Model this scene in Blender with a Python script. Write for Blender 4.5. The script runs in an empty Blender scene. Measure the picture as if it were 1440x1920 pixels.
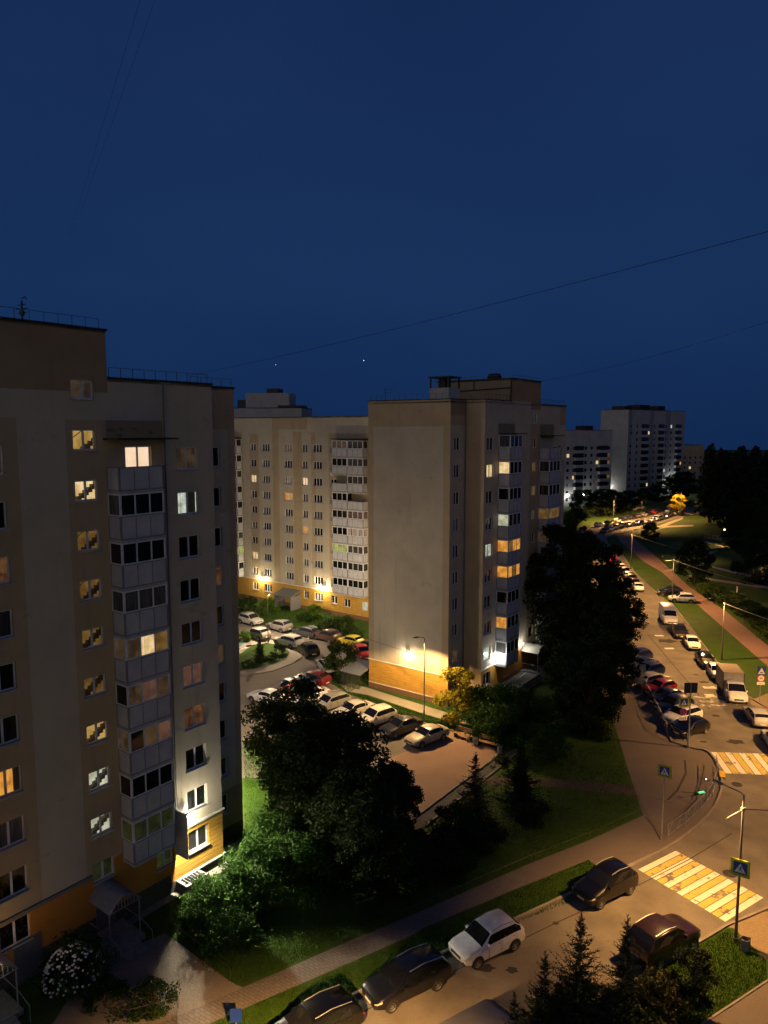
import bpy, bmesh, math, random
from mathutils import Vector, Matrix
R = math.radians
rnd = random.Random(7)
C = bpy.context.scene.collection
scene = bpy.context.scene

# ------------------------------------------------------------------ camera and survey helper
F_PX, CAM_H, PITCH = 1380.0, 29.0, R(6.41)
def at(px, py, z=0.0):
    """survey a spot of the photograph (1440x1920) down on to the level z: metres in plan"""
    a = (px - 720) / F_PX; b = (960 - py) / F_PX
    dy = math.cos(PITCH) + b * math.sin(PITCH); dz = -math.sin(PITCH) + b * math.cos(PITCH)
    t = (z - CAM_H) / dz
    return Vector((a * t, dy * t))
def sight(px, py, Y):
    a = (px - 720) / F_PX; b = (960 - py) / F_PX
    dy = math.cos(PITCH) + b * math.sin(PITCH); dz = -math.sin(PITCH) + b * math.cos(PITCH)
    t = Y / dy
    return Vector((a * t, Y, CAM_H + dz * t))
def v3(p, z=0.0): return Vector((p[0], p[1], z))

# ------------------------------------------------------------------ materials
M = {}
def newmat(name):
    m = bpy.data.materials.new(name); m.use_nodes = True
    nt = m.node_tree; b = nt.nodes['Principled BSDF']
    M[name] = m
    return m, nt, b
def setp(b, **k):
    names = dict(rough='Roughness', metal='Metallic', spec='Specular IOR Level', coat='Coat Weight', coatr='Coat Roughness')
    for a, v in k.items(): b.inputs[names[a]].default_value = v
def noise(nt, scale=(1,1,1), detail=4, rough=.6, coord='Object'):
    tc = nt.nodes.new('ShaderNodeTexCoord'); mp = nt.nodes.new('ShaderNodeMapping'); n = nt.nodes.new('ShaderNodeTexNoise')
    mp.inputs['Scale'].default_value = scale if not isinstance(scale, (int, float)) else (scale,)*3
    n.inputs['Scale'].default_value = 1; n.inputs['Detail'].default_value = detail; n.inputs['Roughness'].default_value = rough
    nt.links.new(tc.outputs[coord], mp.inputs['Vector']); nt.links.new(mp.outputs[0], n.inputs['Vector'])
    return n
def ramp(nt, src, stops):
    r = nt.nodes.new('ShaderNodeValToRGB'); e = r.color_ramp.elements
    while len(e) < len(stops): e.new(.5)
    for el, (p, c) in zip(e, stops):
        el.position = p; el.color = (*c, 1) if len(c) == 3 else c
    nt.links.new(src, r.inputs[0]); return r
def mixc(nt, fac, a, b, mode='MIX'):
    m = nt.nodes.new('ShaderNodeMix'); m.data_type = 'RGBA'; m.blend_type = mode
    for s, v in ((m.inputs[0], fac), (m.inputs[6], a), (m.inputs[7], b)):
        if hasattr(v, 'is_output'): nt.links.new(v, s)
        else: s.default_value = v if isinstance(v, (int, float)) else (*v, 1)[:4]
    return m.outputs[2]
def bump(nt, b, h, strength=.3, dist=.02):
    n = nt.nodes.new('ShaderNodeBump'); n.inputs['Strength'].default_value = strength; n.inputs['Distance'].default_value = dist
    nt.links.new(h, n.inputs['Height']); nt.links.new(n.outputs[0], b.inputs['Normal'])
def S(c, k): return tuple(min(1, x * k) for x in c)

def mat_plain(name, col, rough=.6, metal=0, spec=.5, var=.15, scale=3.0, coat=0):
    m, nt, b = newmat(name); setp(b, rough=rough, metal=metal, spec=spec, coat=coat)
    n = noise(nt, scale)
    r = ramp(nt, n.outputs[0], [(.3, S(col, 1 - var)), (.7, S(col, 1 + var))])
    nt.links.new(r.outputs[0], b.inputs['Base Color'])
    return m
def mat_plaster(name, col, stain=(.12, .1, .08), amt=.3):
    """rendered wall: soft mottling, dirt runs below the roof, faint panel joints"""
    m, nt, b = newmat(name); setp(b, rough=.9, spec=.2)
    n1 = noise(nt, .35, 5); n2 = noise(nt, (1.2, 1.2, .09), 5, .65); n3 = noise(nt, 6, 3)
    c = ramp(nt, n1.outputs[0], [(.3, S(col, .86)), (.7, S(col, 1.08))]).outputs[0]
    f2 = ramp(nt, n2.outputs[0], [(.58, (0, 0, 0)), (.8, (amt,)*3)]).outputs[0]
    c = mixc(nt, f2, c, stain)
    n4 = noise(nt, (.5, .5, .9), 6, .7)
    f4 = ramp(nt, n4.outputs[0], [(.61, (0, 0, 0)), (.74, (amt*1.5,)*3)]).outputs[0]
    c = mixc(nt, f4, c, stain)
    nt.links.new(c, b.inputs['Base Color']); bump(nt, b, n3.outputs[0], .25, .01)
    return m
def mat_board(name, col):
    """horizontal grooved boards, as on the ground floors"""
    m, nt, b = newmat(name); setp(b, rough=.75, spec=.3)
    tc = nt.nodes.new('ShaderNodeTexCoord'); sx = nt.nodes.new('ShaderNodeSeparateXYZ'); nt.links.new(tc.outputs['Object'], sx.inputs[0])
    mu = nt.nodes.new('ShaderNodeMath'); mu.operation = 'MULTIPLY'; mu.inputs[1].default_value = 3.4; nt.links.new(sx.outputs[2], mu.inputs[0])
    fr = nt.nodes.new('ShaderNodeMath'); fr.operation = 'FRACT'; nt.links.new(mu.outputs[0], fr.inputs[0])
    g = ramp(nt, fr.outputs[0], [(0, (0, 0, 0)), (.1, (1, 1, 1)), (.9, (1, 1, 1)), (1, (0, 0, 0))])
    n1 = noise(nt, (1.5, 1.5, 5), 5)
    c = ramp(nt, n1.outputs[0], [(.3, S(col, .78)), (.7, S(col, 1.12))]).outputs[0]
    c = mixc(nt, g.outputs[0], S(col, .55), c)
    nt.links.new(c, b.inputs['Base Color']); bump(nt, b, g.outputs[0], .8, .03)
    return m
def mat_ground(name, col, col2, sc=1.2, spots=(.03,.03,.028), spot=.0, rough=.9, fine=25, bumpd=.02, bs=.4, cell=None):
    m, nt, b = newmat(name); setp(b, rough=rough, spec=.3)
    n1 = noise(nt, sc*.25, 5); n2 = noise(nt, fine, 3, .7)
    c = ramp(nt, n1.outputs[0], [(.3, col), (.7, col2)]).outputs[0]
    c = mixc(nt, .5, c, ramp(nt, n2.outputs[0], [(.3, (.35,)*3), (.7, (.65,)*3)]).outputs[0], 'OVERLAY')
    if spot:
        n3 = noise(nt, sc, 6, .75)
        c = mixc(nt, ramp(nt, n3.outputs[0], [(.56, (0,)*3), (.7, (spot,)*3)]).outputs[0], c, spots)
    h = n2.outputs[0]
    if cell:
        tc = nt.nodes.new('ShaderNodeTexCoord'); mp = nt.nodes.new('ShaderNodeMapping'); mp.inputs['Rotation'].default_value = (0, 0, cell[1])
        br = nt.nodes.new('ShaderNodeTexBrick'); br.inputs['Scale'].default_value = cell[0]; br.inputs['Mortar Size'].default_value = .03
        br.inputs['Color1'].default_value = (1, 1, 1, 1); br.inputs['Color2'].default_value = (.86, .86, .86, 1); br.inputs['Mortar'].default_value = (.66, .66, .66, 1)
        nt.links.new(tc.outputs['Object'], mp.inputs[0]); nt.links.new(mp.outputs[0], br.inputs['Vector'])
        c = mixc(nt, 1.0, c, br.outputs[0], 'MULTIPLY')
    nt.links.new(c, b.inputs['Base Color']); bump(nt, b, h, bs, bumpd)
    return m
def mat_paint(name, col, base, wear=.5, sc=1.6, k=.0):
    """road paint worn through to the asphalt"""
    m, nt, b = newmat(name); setp(b, rough=.8)
    n = noise(nt, sc, 7, .72); n2 = noise(nt, 30, 2)
    f = ramp(nt, n.outputs[0], [(wear, (0,)*3), (wear + .04, (1,)*3)]).outputs[0]
    c = mixc(nt, .35, col, ramp(nt, n2.outputs[0], [(.3, (.3,)*3), (.7, (.7,)*3)]).outputs[0], 'OVERLAY')
    nt.links.new(mixc(nt, f, base, c), b.inputs['Base Color'])
    return m
def mat_leaf(name, col, tr=.25, dark=.55):
    m, nt, b = newmat(name); setp(b, rough=.7, spec=.15)
    n = noise(nt, 1.1, 3); n2 = noise(nt, 9, 2)
    c = ramp(nt, n.outputs[0], [(.3, S(col, dark)), (.7, S(col, 1.4))]).outputs[0]
    c = mixc(nt, .6, c, ramp(nt, n2.outputs[0], [(.3, (.3,)*3), (.7, (.75,)*3)]).outputs[0], 'OVERLAY')
    nt.links.new(c, b.inputs['Base Color'])
    t = nt.nodes.new('ShaderNodeBsdfTranslucent'); nt.links.new(c, t.inputs[0])
    mx = nt.nodes.new('ShaderNodeMixShader'); mx.inputs[0].default_value = tr
    nt.links.new(b.outputs[0], mx.inputs[1]); nt.links.new(t.outputs[0], mx.inputs[2])
    nt.links.new(mx.outputs[0], nt.nodes['Material Output'].inputs[0])
    return m
def mat_emit(name, col, k):
    m, nt, b = newmat(name); b.inputs['Base Color'].default_value = (.02, .02, .02, 1)
    b.inputs['Emission Color'].default_value = (*col, 1); b.inputs['Emission Strength'].default_value = k
    return m
def mat_lit(name, col, col2, k, contrast=1.0, sc=(7, 7, .6), seed=0.0):
    """a lit room seen through its curtains: folds, furniture-like blotches, glossy pane in front"""
    m, nt, b = newmat(name); setp(b, rough=.08, spec=.5); b.inputs['Base Color'].default_value = (.02, .02, .022, 1)
    oi = nt.nodes.new('ShaderNodeObjectInfo')
    def nz(scale, d):
        n = noise(nt, scale, d); mp = n.inputs['Vector'].links[0].from_node
        cx = nt.nodes.new('ShaderNodeCombineXYZ'); mu = nt.nodes.new('ShaderNodeMath'); mu.operation = 'MULTIPLY'; mu.inputs[1].default_value = 37
        nt.links.new(oi.outputs['Random'], mu.inputs[0]); nt.links.new(mu.outputs[0], cx.inputs[0]); nt.links.new(mu.outputs[0], cx.inputs[2])
        nt.links.new(cx.outputs[0], mp.inputs['Location']); return n
    n1 = nz(sc, 2); n2 = nz((1.3, 1.3, 1.6), 4)
    c = ramp(nt, n2.outputs[0], [(.38, col2), (.6, col)]).outputs[0]
    f = ramp(nt, n1.outputs[0], [(.3, (1 - .55 * contrast,)*3), (.62, (1,)*3)]).outputs[0]
    c = mixc(nt, 1.0, c, f, 'MULTIPLY')
    nt.links.new(c, b.inputs['Emission Color']); b.inputs['Emission Strength'].default_value = k
    return m
def mat_clear(name):
    m = bpy.data.materials.new(name); m.use_nodes = True; M[name] = m; nt = m.node_tree
    t = nt.nodes.new('ShaderNodeBsdfTransparent'); g = nt.nodes.new('ShaderNodeBsdfGlossy'); g.inputs['Roughness'].default_value = .03; f = nt.nodes.new('ShaderNodeFresnel'); f.inputs[0].default_value = 1.5
    mx = nt.nodes.new('ShaderNodeMixShader'); nt.links.new(f.outputs[0], mx.inputs[0]); nt.links.new(t.outputs[0], mx.inputs[1]); nt.links.new(g.outputs[0], mx.inputs[2]); nt.links.new(mx.outputs[0], nt.nodes['Material Output'].inputs[0])
mat_clear('pane_clear')
def mat_glass(name, col, rough=.05):
    m, nt, b = newmat(name); setp(b, rough=rough, spec=.55)
    oi = nt.nodes.new('ShaderNodeObjectInfo')
    n = noise(nt, (6, 6, .5), 2)
    c = ramp(nt, n.outputs[0], [(.35, S(col, .5)), (.65, S(col, 1.6))]).outputs[0]
    r = ramp(nt, oi.outputs['Random'], [(0, (.25,)*3), (.65, (.7,)*3), (1, (4.0, 3.6, 3.2))]).outputs[0]
    c = mixc(nt, 1.0, c, r, 'MULTIPLY')
    nt.links.new(c, b.inputs['Base Color'])
    return m
def mat_carpaint():
    m, nt, b = newmat('car_paint'); setp(b, rough=.35, metal=0, spec=.3, coat=1.0, coatr=.03)
    oi = nt.nodes.new('ShaderNodeObjectInfo'); n = noise(nt, 2.5, 5)
    d = ramp(nt, n.outputs[0], [(.35, (.82,)*3), (.65, (1,)*3)]).outputs[0]
    nt.links.new(mixc(nt, 1.0, oi.outputs['Color'], d, 'MULTIPLY'), b.inputs['Base Color'])
    return m

CREAM = (.455, .41, .335); OCHRE = (.40, .32, .215)
mat_plaster('cream_plaster', CREAM); mat_plaster('ochre_plaster', OCHRE, (.1, .075, .04)); mat_plaster('umber_plaster', (.30, .23, .15), (.08, .06, .04))
mat_plaster('soot_plaster', (.30, .225, .135), (.05, .04, .03), .9)
mat_plaster('grey_plaster', (.36, .36, .38)); mat_plaster('pale_plaster', (.42, .41, .40)); mat_plaster('dark_grey_plaster', (.24, .245, .27))
mat_plaster('orange_plaster', (.42, .19, .035), (.12, .06, .02), .4)
mat_board('yellow_board', (.47, .27, .05)); mat_board('orange_board', (.5, .26, .06))
mat_plain('plinth_stone', (.06, .055, .05), .9, var=.35, scale=6); mat_plain('brown_brick', (.16, .085, .05), .9, var=.4, scale=9)
mat_plain('trim_white', (.62, .6, .56), .7, scale=5); mat_plain('trim_grey', (.14, .14, .15), .7)
mat_plain('frame_white', (.62, .64, .68), .4, var=.06); mat_plain('sill_metal', (.36, .40, .48), .4, var=.1)
mat_plain('balcony_panel', (.40, .41, .46), .55, var=.14, scale=1.2); mat_plain('balcony_frame', (.17, .18, .22), .5); mat_plain('balcony_slab', (.36, .36, .38), .8)
mat_plain('roof_felt', (.05, .05, .055), .95, var=.3); mat_plain('dark_metal', (.035, .036, .04), .5, metal=.6); mat_plain('rail_metal', (.10, .10, .11), .5, metal=.5)
mat_plain('grey_metal', (.30, .31, .33), .45, metal=.5); mat_plain('lamp_pole', (.16, .15, .14), .45, metal=.6); mat_plain('canopy_sheet', (.17, .19, .24), .5, var=.2); mat_plain('canopy_pale', (.45, .44, .38), .4)
mat_plain('door_steel', (.09, .09, .11), .5); mat_plain('concrete', (.20, .19, .175), .9, var=.2)
mat_ground('grass', (.026, .062, .004), (.042, .090, .006), 1.6, (.055, .045, .02), .6, fine=14, bumpd=.08, bs=1.0)
mat_ground('asphalt', (.115, .103, .09), (.21, .19, .165), 1.6, (.075, .068, .06), .6, fine=22, bs=.7)
mat_ground('yard_asphalt', (.13, .115, .10), (.17, .15, .13), 1.0, (.07, .066, .06), .5, fine=30)
mat_ground('plaza_paving', (.12, .10, .092), (.155, .13, .118), 1.2, (.09, .075, .068), .5, fine=18)
mat_ground('slab_paving', (.14, .125, .12), (.19, .17, .16), 1.6, (.045, .04, .035), .65, fine=12, cell=(1.3, .56))
mat_ground('entrance_paving', (.19, .17, .145), (.24, .215, .185), 1.2, (.13, .115, .1), .4, fine=10, bumpd=.04, bs=.6, cell=(3.0, .65))
mat_ground('pink_paving', (.24, .15, .11), (.31, .20, .15), 1.1, (.17, .11, .08), .5, fine=9, bumpd=.05, bs=.6)
mat_ground('tile_paving', (.26, .20, .13), (.33, .26, .17), 1.5, (.2, .16, .1), .5, fine=8, bumpd=.06, bs=.8, cell=(3.2, .5))
mat_ground('red_path', (.20, .12, .105), (.25, .155, .13), 1.2, fine=14)
mat_ground('pale_path', (.27, .24, .2), (.33, .3, .25), 1.2, fine=14)
mat_ground('dark_path', (.07, .048, .042), (.09, .062, .054), 1.2, fine=20)
mat_ground('drive_asphalt', (.07, .068, .07), (.09, .088, .09), 1.2, fine=26)
mat_ground('patch_asphalt', (.035, .034, .033), (.05, .048, .045), 2, fine=26)
mat_ground('kerb_stone', (.20, .18, .16), (.28, .25, .22), 3, (.1, .09, .08), .5, fine=12)
mat_paint('white_paint', (.72, .68, .6), (.15, .135, .12), .37, 1.1); mat_paint('yellow_paint', (.55, .44, .10), (.15, .135, .12), .42, 1.1)
mat_paint('worn_paint', (.6, .57, .5), (.12, .11, .1), .52, 1.3)
mat_leaf('leaf_dark', (.021, .037, .009)); mat_leaf('leaf_mid', (.032, .058, .012)); mat_leaf('leaf_willow', (.032, .078, .011)); mat_leaf('leaf_yellow_lit', (.26, .22, .012)); mat_leaf('leaf_lit', (.06, .12, .012))
mat_leaf('needle', (.014, .024, .010), .1); mat_leaf('needle_yellow', (.042, .046, .012), .1); mat_leaf('blade', (.036, .098, .005), .3); mat_leaf('forest_leaf', (.012, .017, .008), .1)
mat_plain('bark', (.07, .055, .04), .95, var=.3, scale=8)
mat_plain('petal', (.75, .74, .70), .7)
mat_carpaint()
mat_plain('car_glass', (.008, .009, .012), .04, spec=.7, var=.05); mat_plain('tyre', (.018, .018, .018), .85); mat_plain('rim', (.42, .41, .4), .3, metal=.8); mat_plain('car_trim', (.022, .022, .024), .6); mat_plain('chrome', (.6, .6, .6), .15, metal=1)
mat_plain('lens_clear', (.6, .58, .52), .12, spec=.8); mat_plain('lens_red', (.34, .015, .018), .15, spec=.7); mat_plain('plate_white', (.7, .7, .68), .5)
mat_plain('tarp', (.28, .20, .13), .8); mat_plain('wood_slat', (.42, .27, .13), .6, var=.3, scale=9)
mat_plain('sign_blue', (.012, .04, .30), .4, var=.05); mat_plain('sign_white', (.75, .75, .75), .5, var=.04); mat_plain('sign_lime', (.40, .46, .015), .4, var=.05); mat_plain('sign_black', (.01, .01, .01), .5, var=.05); mat_plain('sign_red', (.5, .02, .02), .4, var=.05); mat_plain('sign_back', (.22, .22, .23), .5)
mat_plain('kerb_yellow', (.6, .4, .03), .7); mat_plain('playground', (.05, .22, .25), .7); mat_plain('green_plastic', (.02, .25, .08), .4)
mat_plain('curtain_cloth', (.34, .33, .24), .9, var=.3, scale=2); mat_plain('skin', (.45, .28, .2), .6); mat_plain('cloth_white', (.7, .69, .66), .9); mat_plain('cloth_dark', (.02, .022, .03), .9); mat_plain('hair', (.03, .02, .012), .7)
mat_emit('globe_warm', (1, .86, .62), 45); mat_emit('globe_white', (1, .95, .82), 50); mat_emit('street_warm', (1, .72, .34), 22); mat_emit('led_green', (.2, 1, .35), 1.6); mat_emit('led_white', (1, .95, .8), 8); mat_emit('star_light', (.9, .95, 1), 2.2)
mat_lit('lit_stair', (.95, .60, .17), (.66, .38, .09), .55, .35, (1.5, 1.5, .8)); mat_lit('lit_amber', (.62, .34, .08), (.36, .17, .04), .26, .6, (2, 2, 1))
mat_lit('lit_bright', (1, .76, .40), (.75, .47, .18), .95, .5); mat_lit('lit_pale', (.86, .84, .60), (.5, .5, .33), .72, .5, (2, 2, 1.2)); mat_lit('lit_white', (.92, 1, .86), (.42, .45, .33), .85, .9)
mat_lit('lit_peach', (1, .73, .50), (.95, .65, .42), 1.0, .12); mat_lit('lit_orange', (1, .45, .07), (.65, .22, .03), .85, .6); mat_lit('lit_red', (.55, .24, .09), (.16, .06, .03), .24, .8)
mat_lit('lit_dim', (.20, .12, .06), (.08, .05, .03), .30, .8, (3, 3, 1)); mat_lit('lit_rose', (.30, .14, .09), (.16, .08, .06), .36, .5); mat_lit('lit_lime', (.75, .8, .2), (.35, .4, .1), .55, .6); mat_lit('lit_green', (.14, .15, .05), (.05, .06, .02), .16, .8)
mat_glass('pane_dark', (.016, .017, .02)); mat_glass('pane_blind', (.13, .13, .15)); mat_plain('pane_hole', (.022, .022, .026), .15, var=.5)

# ------------------------------------------------------------------ mesh building
class MB:
    def __init__(s): s.v = []; s.f = []; s.m = []
    def add(s, vs, fs, mi=0):
        o = len(s.v); s.v += [tuple(v) for v in vs]
        for f in fs: s.f.append([i + o for i in f]); s.m.append(mi)
    def quad(s, a, b, c, d, mi=0): s.add([a, b, c, d], [(0, 1, 2, 3)], mi)
    def hexa(s, p, mi=0):   # p: bottom 4 (ccw), top 4
        s.add(p, [(3, 2, 1, 0), (4, 5, 6, 7), (0, 1, 5, 4), (1, 2, 6, 5), (2, 3, 7, 6), (3, 0, 4, 7)], mi)
    def box(s, x0, x1, y0, y1, z0, z1, mi=0):
        s.hexa([(x0,y0,z0),(x1,y0,z0),(x1,y1,z0),(x0,y1,z0),(x0,y0,z1),(x1,y0,z1),(x1,y1,z1),(x0,y1,z1)], mi)
    def prism(s, poly, z0, z1, mi=0, top=None):
        n = len(poly); o = [(p[0], p[1], z0) for p in poly] + [(p[0], p[1], z1) for p in poly]
        s.add(o, [tuple(range(n-1, -1, -1))], mi); s.add(o, [tuple(range(n, 2*n))], mi if top is None else top)
        s.add(o, [(i, (i+1) % n, n + (i+1) % n, n + i) for i in range(n)], mi)
    def tube(s, pts, r, n=6, mi=0, cap=True):
        pts = [Vector(p) for p in pts]; rs = r if isinstance(r, (list, tuple)) else [r]*len(pts)
        rings = []
        for i, p in enumerate(pts):
            d = (pts[min(i+1, len(pts)-1)] - pts[max(i-1, 0)]).normalized()
            a = d.orthogonal().normalized() if abs(d.z) > .95 else d.cross(Vector((0, 0, 1))).normalized()
            b = d.cross(a)
            rings.append([p + (a*math.cos(2*math.pi*k/n) + b*math.sin(2*math.pi*k/n))*rs[i] for k in range(n)])
        vs = [q for g in rings for q in g]
        fs = [(i*n+k, i*n+(k+1) % n, (i+1)*n+(k+1) % n, (i+1)*n+k) for i in range(len(pts)-1) for k in range(n)]
        if cap: fs += [tuple(range(n-1, -1, -1)), tuple(range((len(pts)-1)*n, len(pts)*n))]
        s.add(vs, fs, mi)
    def lathe(s, prof, n=14, mi=0, mat=None):   # prof: (r, z) about z, moved by mat
        vs = [Vector((r*math.cos(2*math.pi*k/n), r*math.sin(2*math.pi*k/n), z)) for r, z in prof for k in range(n)]
        if mat is not None: vs = [mat @ v for v in vs]
        s.add(vs, [(i*n+k, i*n+(k+1) % n, (i+1)*n+(k+1) % n, (i+1)*n+k) for i in range(len(prof)-1) for k in range(n)], mi)
    def sphere(s, c, r, n=10, mi=0):
        prof = [(r*math.sin(math.pi*i/n), -r*math.cos(math.pi*i/n)) for i in range(n+1)]
        s.lathe(prof, n+2, mi, Matrix.Translation(c))
    def mesh(s, name, mats, smooth=False, off=None):
        me = bpy.data.meshes.new(name)
        vs = s.v if off is None else [(v[0]-off[0], v[1]-off[1], v[2]-off[2]) for v in s.v]
        me.from_pydata(vs, [], s.f)
        for m in (mats if isinstance(mats, (list, tuple)) else [mats]): me.materials.append(M[m])
        me.polygons.foreach_set('material_index', s.m)
        if smooth: me.shade_smooth(); me.set_sharp_from_angle(angle=R(38))
        me.update(); return me
    def build(s, name, mats, parent=None, off=None, smooth=False):
        return link(name, s.mesh(name, mats, smooth, off), parent)
def link(name, data, parent=None, loc=None):
    o = bpy.data.objects.new(name, data); C.objects.link(o)
    if parent is not None: o.parent = parent
    if loc is not None: o.location = loc
    return o
def tag(o, label=None, cat=None, group=None, kind=None):
    for k, v in (('label', label), ('category', cat), ('group', group), ('kind', kind)):
        if v: o[k] = v
    return o
def empty(name, loc, label, cat, group=None, rz=0.0):
    o = bpy.data.objects.new(name, None); C.objects.link(o); o.empty_display_size = .3
    o.location = loc; o.rotation_euler = (0, 0, rz)
    return tag(o, label, cat, group)
def copy_tree(o, parent=None):
    c = o.copy(); C.objects.link(c)
    if parent is not None: c.parent = parent
    for ch in list(o.children): copy_tree(ch, c)
    return c
def lamp(kind, loc, power, col, parent, size=.12, spot=None, aim=None, batwing=0):
    l = bpy.data.lights.new(kind.lower() + '_light', kind); l.energy = power; l.color = col; l.shadow_soft_size = size
    if spot: l.spot_size = spot[0]; l.spot_blend = spot[1]
    o = bpy.data.objects.new(kind.lower() + '_light', l); C.objects.link(o); o.parent = parent; o.location = loc
    if batwing:     # road luminaire optics: more candlepower sideways than straight down
        l.use_nodes = True; nt = l.node_tree; em = next(n for n in nt.nodes if n.type == 'EMISSION')
        tc = nt.nodes.new('ShaderNodeTexCoord'); sp = nt.nodes.new('ShaderNodeSeparateXYZ'); nt.links.new(tc.outputs['Normal'], sp.inputs[0])
        ab = nt.nodes.new('ShaderNodeMath'); ab.operation = 'ABSOLUTE'; nt.links.new(sp.outputs[2], ab.inputs[0])
        mx = nt.nodes.new('ShaderNodeMath'); mx.operation = 'MAXIMUM'; mx.inputs[1].default_value = .3; nt.links.new(ab.outputs[0], mx.inputs[0])
        pw = nt.nodes.new('ShaderNodeMath'); pw.operation = 'POWER'; pw.inputs[1].default_value = -batwing; nt.links.new(mx.outputs[0], pw.inputs[0]); nt.links.new(pw.outputs[0], em.inputs['Strength'])
    if aim is not None: o.rotation_euler = Vector(aim).to_track_quat('-Z', 'Y').to_euler()
    return o
# ------------------------------------------------------------------ the setting
from mathutils.geometry import tessellate_polygon
def sheet(name, pts, z, mat):
    vs = [Vector((p[0], p[1], z)) for p in pts]
    mb = MB(); tris = tessellate_polygon([vs])
    for t in tris:
        a, b, c = (vs[i] for i in t)
        if (b - a).cross(c - a).z < 0: b, c = c, b
        mb.add([a, b, c], [(0, 1, 2)])
    return tag(mb.build(name, mat), kind='structure')
def A(*px): return [at(*p) for p in px]
mb = MB(); mb.quad((-1100, -400, 0), (1100, -400, 0), (1100, 1050, 0), (-1100, 1050, 0)); tag(mb.build('ground', 'grass'), kind='structure')

road_left = [Vector(p) for p in ((-35.5, 13.6), (-1.6, 34.8), (16.4, 46.1))] + A((1240,1599),(1268,1582),(1292,1565),(1313,1548),(1330,1530),(1342,1514),(1350,1497),(1355,1481),(1356,1465),(1354,1451),(1350,1440),(1342,1424),(1332,1412),(1320,1406),(1305,1404),(1262,1392),(1189,1250)) \
    + [Vector(p) for p in ((33.8, 100), (36, 115), (37.5, 127), (41, 146), (45, 168), (49.5, 188), (54, 203), (63, 220), (75.9, 236), (91.4, 253), (110, 270), (150, 300))]
road_right = [Vector(p) for p in ((158, 290), (118, 262), (100.1, 244.3), (78.3, 217.4), (67.1, 206), (60, 197.3), (57, 186), (55.0, 167.7), (50.6, 145.7), (48.2, 126.6), (47.3, 117.0), (45.3, 107.2), (43.5, 98.8), (41.6, 89.7), (39.6, 77.5), (40.3, 71.5), (43.5, 68.2), (70, 64))]
low = [Vector(p) for p in ((70, 40), (30, 42.6), (23.4, 41.9), (20.1, 40.3), (14.1, 36.5), (-22, 13.7))]
sheet('road', road_left + road_right + low, .006, 'asphalt')
def kerb(pts, w=.16, h=.13, side=1, name='kerb'):
    mb = MB(); n = len(pts); off = []
    for i in range(n):
        d = (pts[min(i+1, n-1)] - pts[max(i-1, 0)]).normalized(); off.append(Vector((-d.y, d.x)) * side * w)
    for i in range(n-1):
        a, b = pts[i], pts[i+1]; c, d = b + off[i+1], a + off[i]
        mb.hexa([v3(a), v3(b), v3(c), v3(d), v3(a, h), v3(b, h), v3(c, h), v3(d, h)])
    return tag(mb.build(name, 'kerb_stone'), kind='structure')
kerb(road_left); kerb(road_right[:-2]); kerb(low[1:])
# kerb paint and drain patches
mb = MB(); a, b = at(1351, 1448), at(1353, 1460)
d = (b - a).normalized(); nrm = Vector((d.y, -d.x)); 
mb.hexa([v3(a + nrm*.14, .02), v3(b + nrm*.14, .02), v3(b - nrm*.3, .02), v3(a - nrm*.3, .02), v3(a + nrm*.14, .145), v3(b + nrm*.14, .145), v3(b - nrm*.3, .145), v3(a - nrm*.3, .145)])
tag(mb.build('kerb_marking', 'kerb_yellow'), kind='structure')
# verge pavement along the near road, plaza on the corner
sheet('pavement', A((384,1924),(479,1882),(619,1821),(760,1760),(800,1737),(953,1673),(1103,1612),(1118,1624),(1150,1641)) + [Vector((15.4, 45.2)), Vector((16.2, 46.2))] + A((1236,1598),(1290,1563),(1312,1546),(1328,1528),(1340,1512),(1348,1496),(1353,1480),(1354,1466),(1352,1452),(1348,1442),(1340,1425),(1331,1414),(1319,1408),(1304,1406),(1261,1393),(1188,1250),(1120,1240),(1128,1300),(1155,1368),(1165,1400),(1180,1450),(1206,1529),(1106,1575),(996,1618),(800,1704),(635,1773),(520,1824),(430,1862),(340,1900),(290,1924)), .008, 'plaza_paving')
sheet('pavement', A((384,1922),(479,1881),(619,1820),(760,1759),(800,1736),(953,1672),(1000,1652),(960,1635),(800,1705),(635,1774),(520,1825),(430,1864),(292,1922)), .012, 'slab_paving')
sheet('pavement', A((310,1750),(430,1840),(455,1852),(300,1924),(60,1980),(150,1840),(210,1790)), .010, 'entrance_paving')
sheet('pavement', [Vector((-15.5, 39.5)), Vector((-11.2, 45.2)), Vector((-10.3, 45.8)), Vector((-9.7, 46.6)), Vector((-10.6, 47.6)), Vector((-7.5, 51.5)), Vector((-7.9, 52.2)), Vector((-12, 47.4)), Vector((-17.5, 40.0))], .014, 'concrete')
sheet('pavement', A((1364,1738),(1376,1730),(1442,1700),(1600,1640),(1600,1900),(1440,1803),(1376,1741)), .012, 'tile_paving')
sheet('path', A((1440,1838),(1312,1922),(1250,1980),(1600,1980),(1600,1740)), .012, 'plaza_paving')
kerb(A((1440,1837),(1375,1880),(1312,1921)), .1, .06, 1)
sheet('path', A((916,1455),(1014,1458),(1110,1466),(1188,1474),(1196,1494),(1110,1484),(1014,1474),(914,1471)), .010, 'dark_path')
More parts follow.
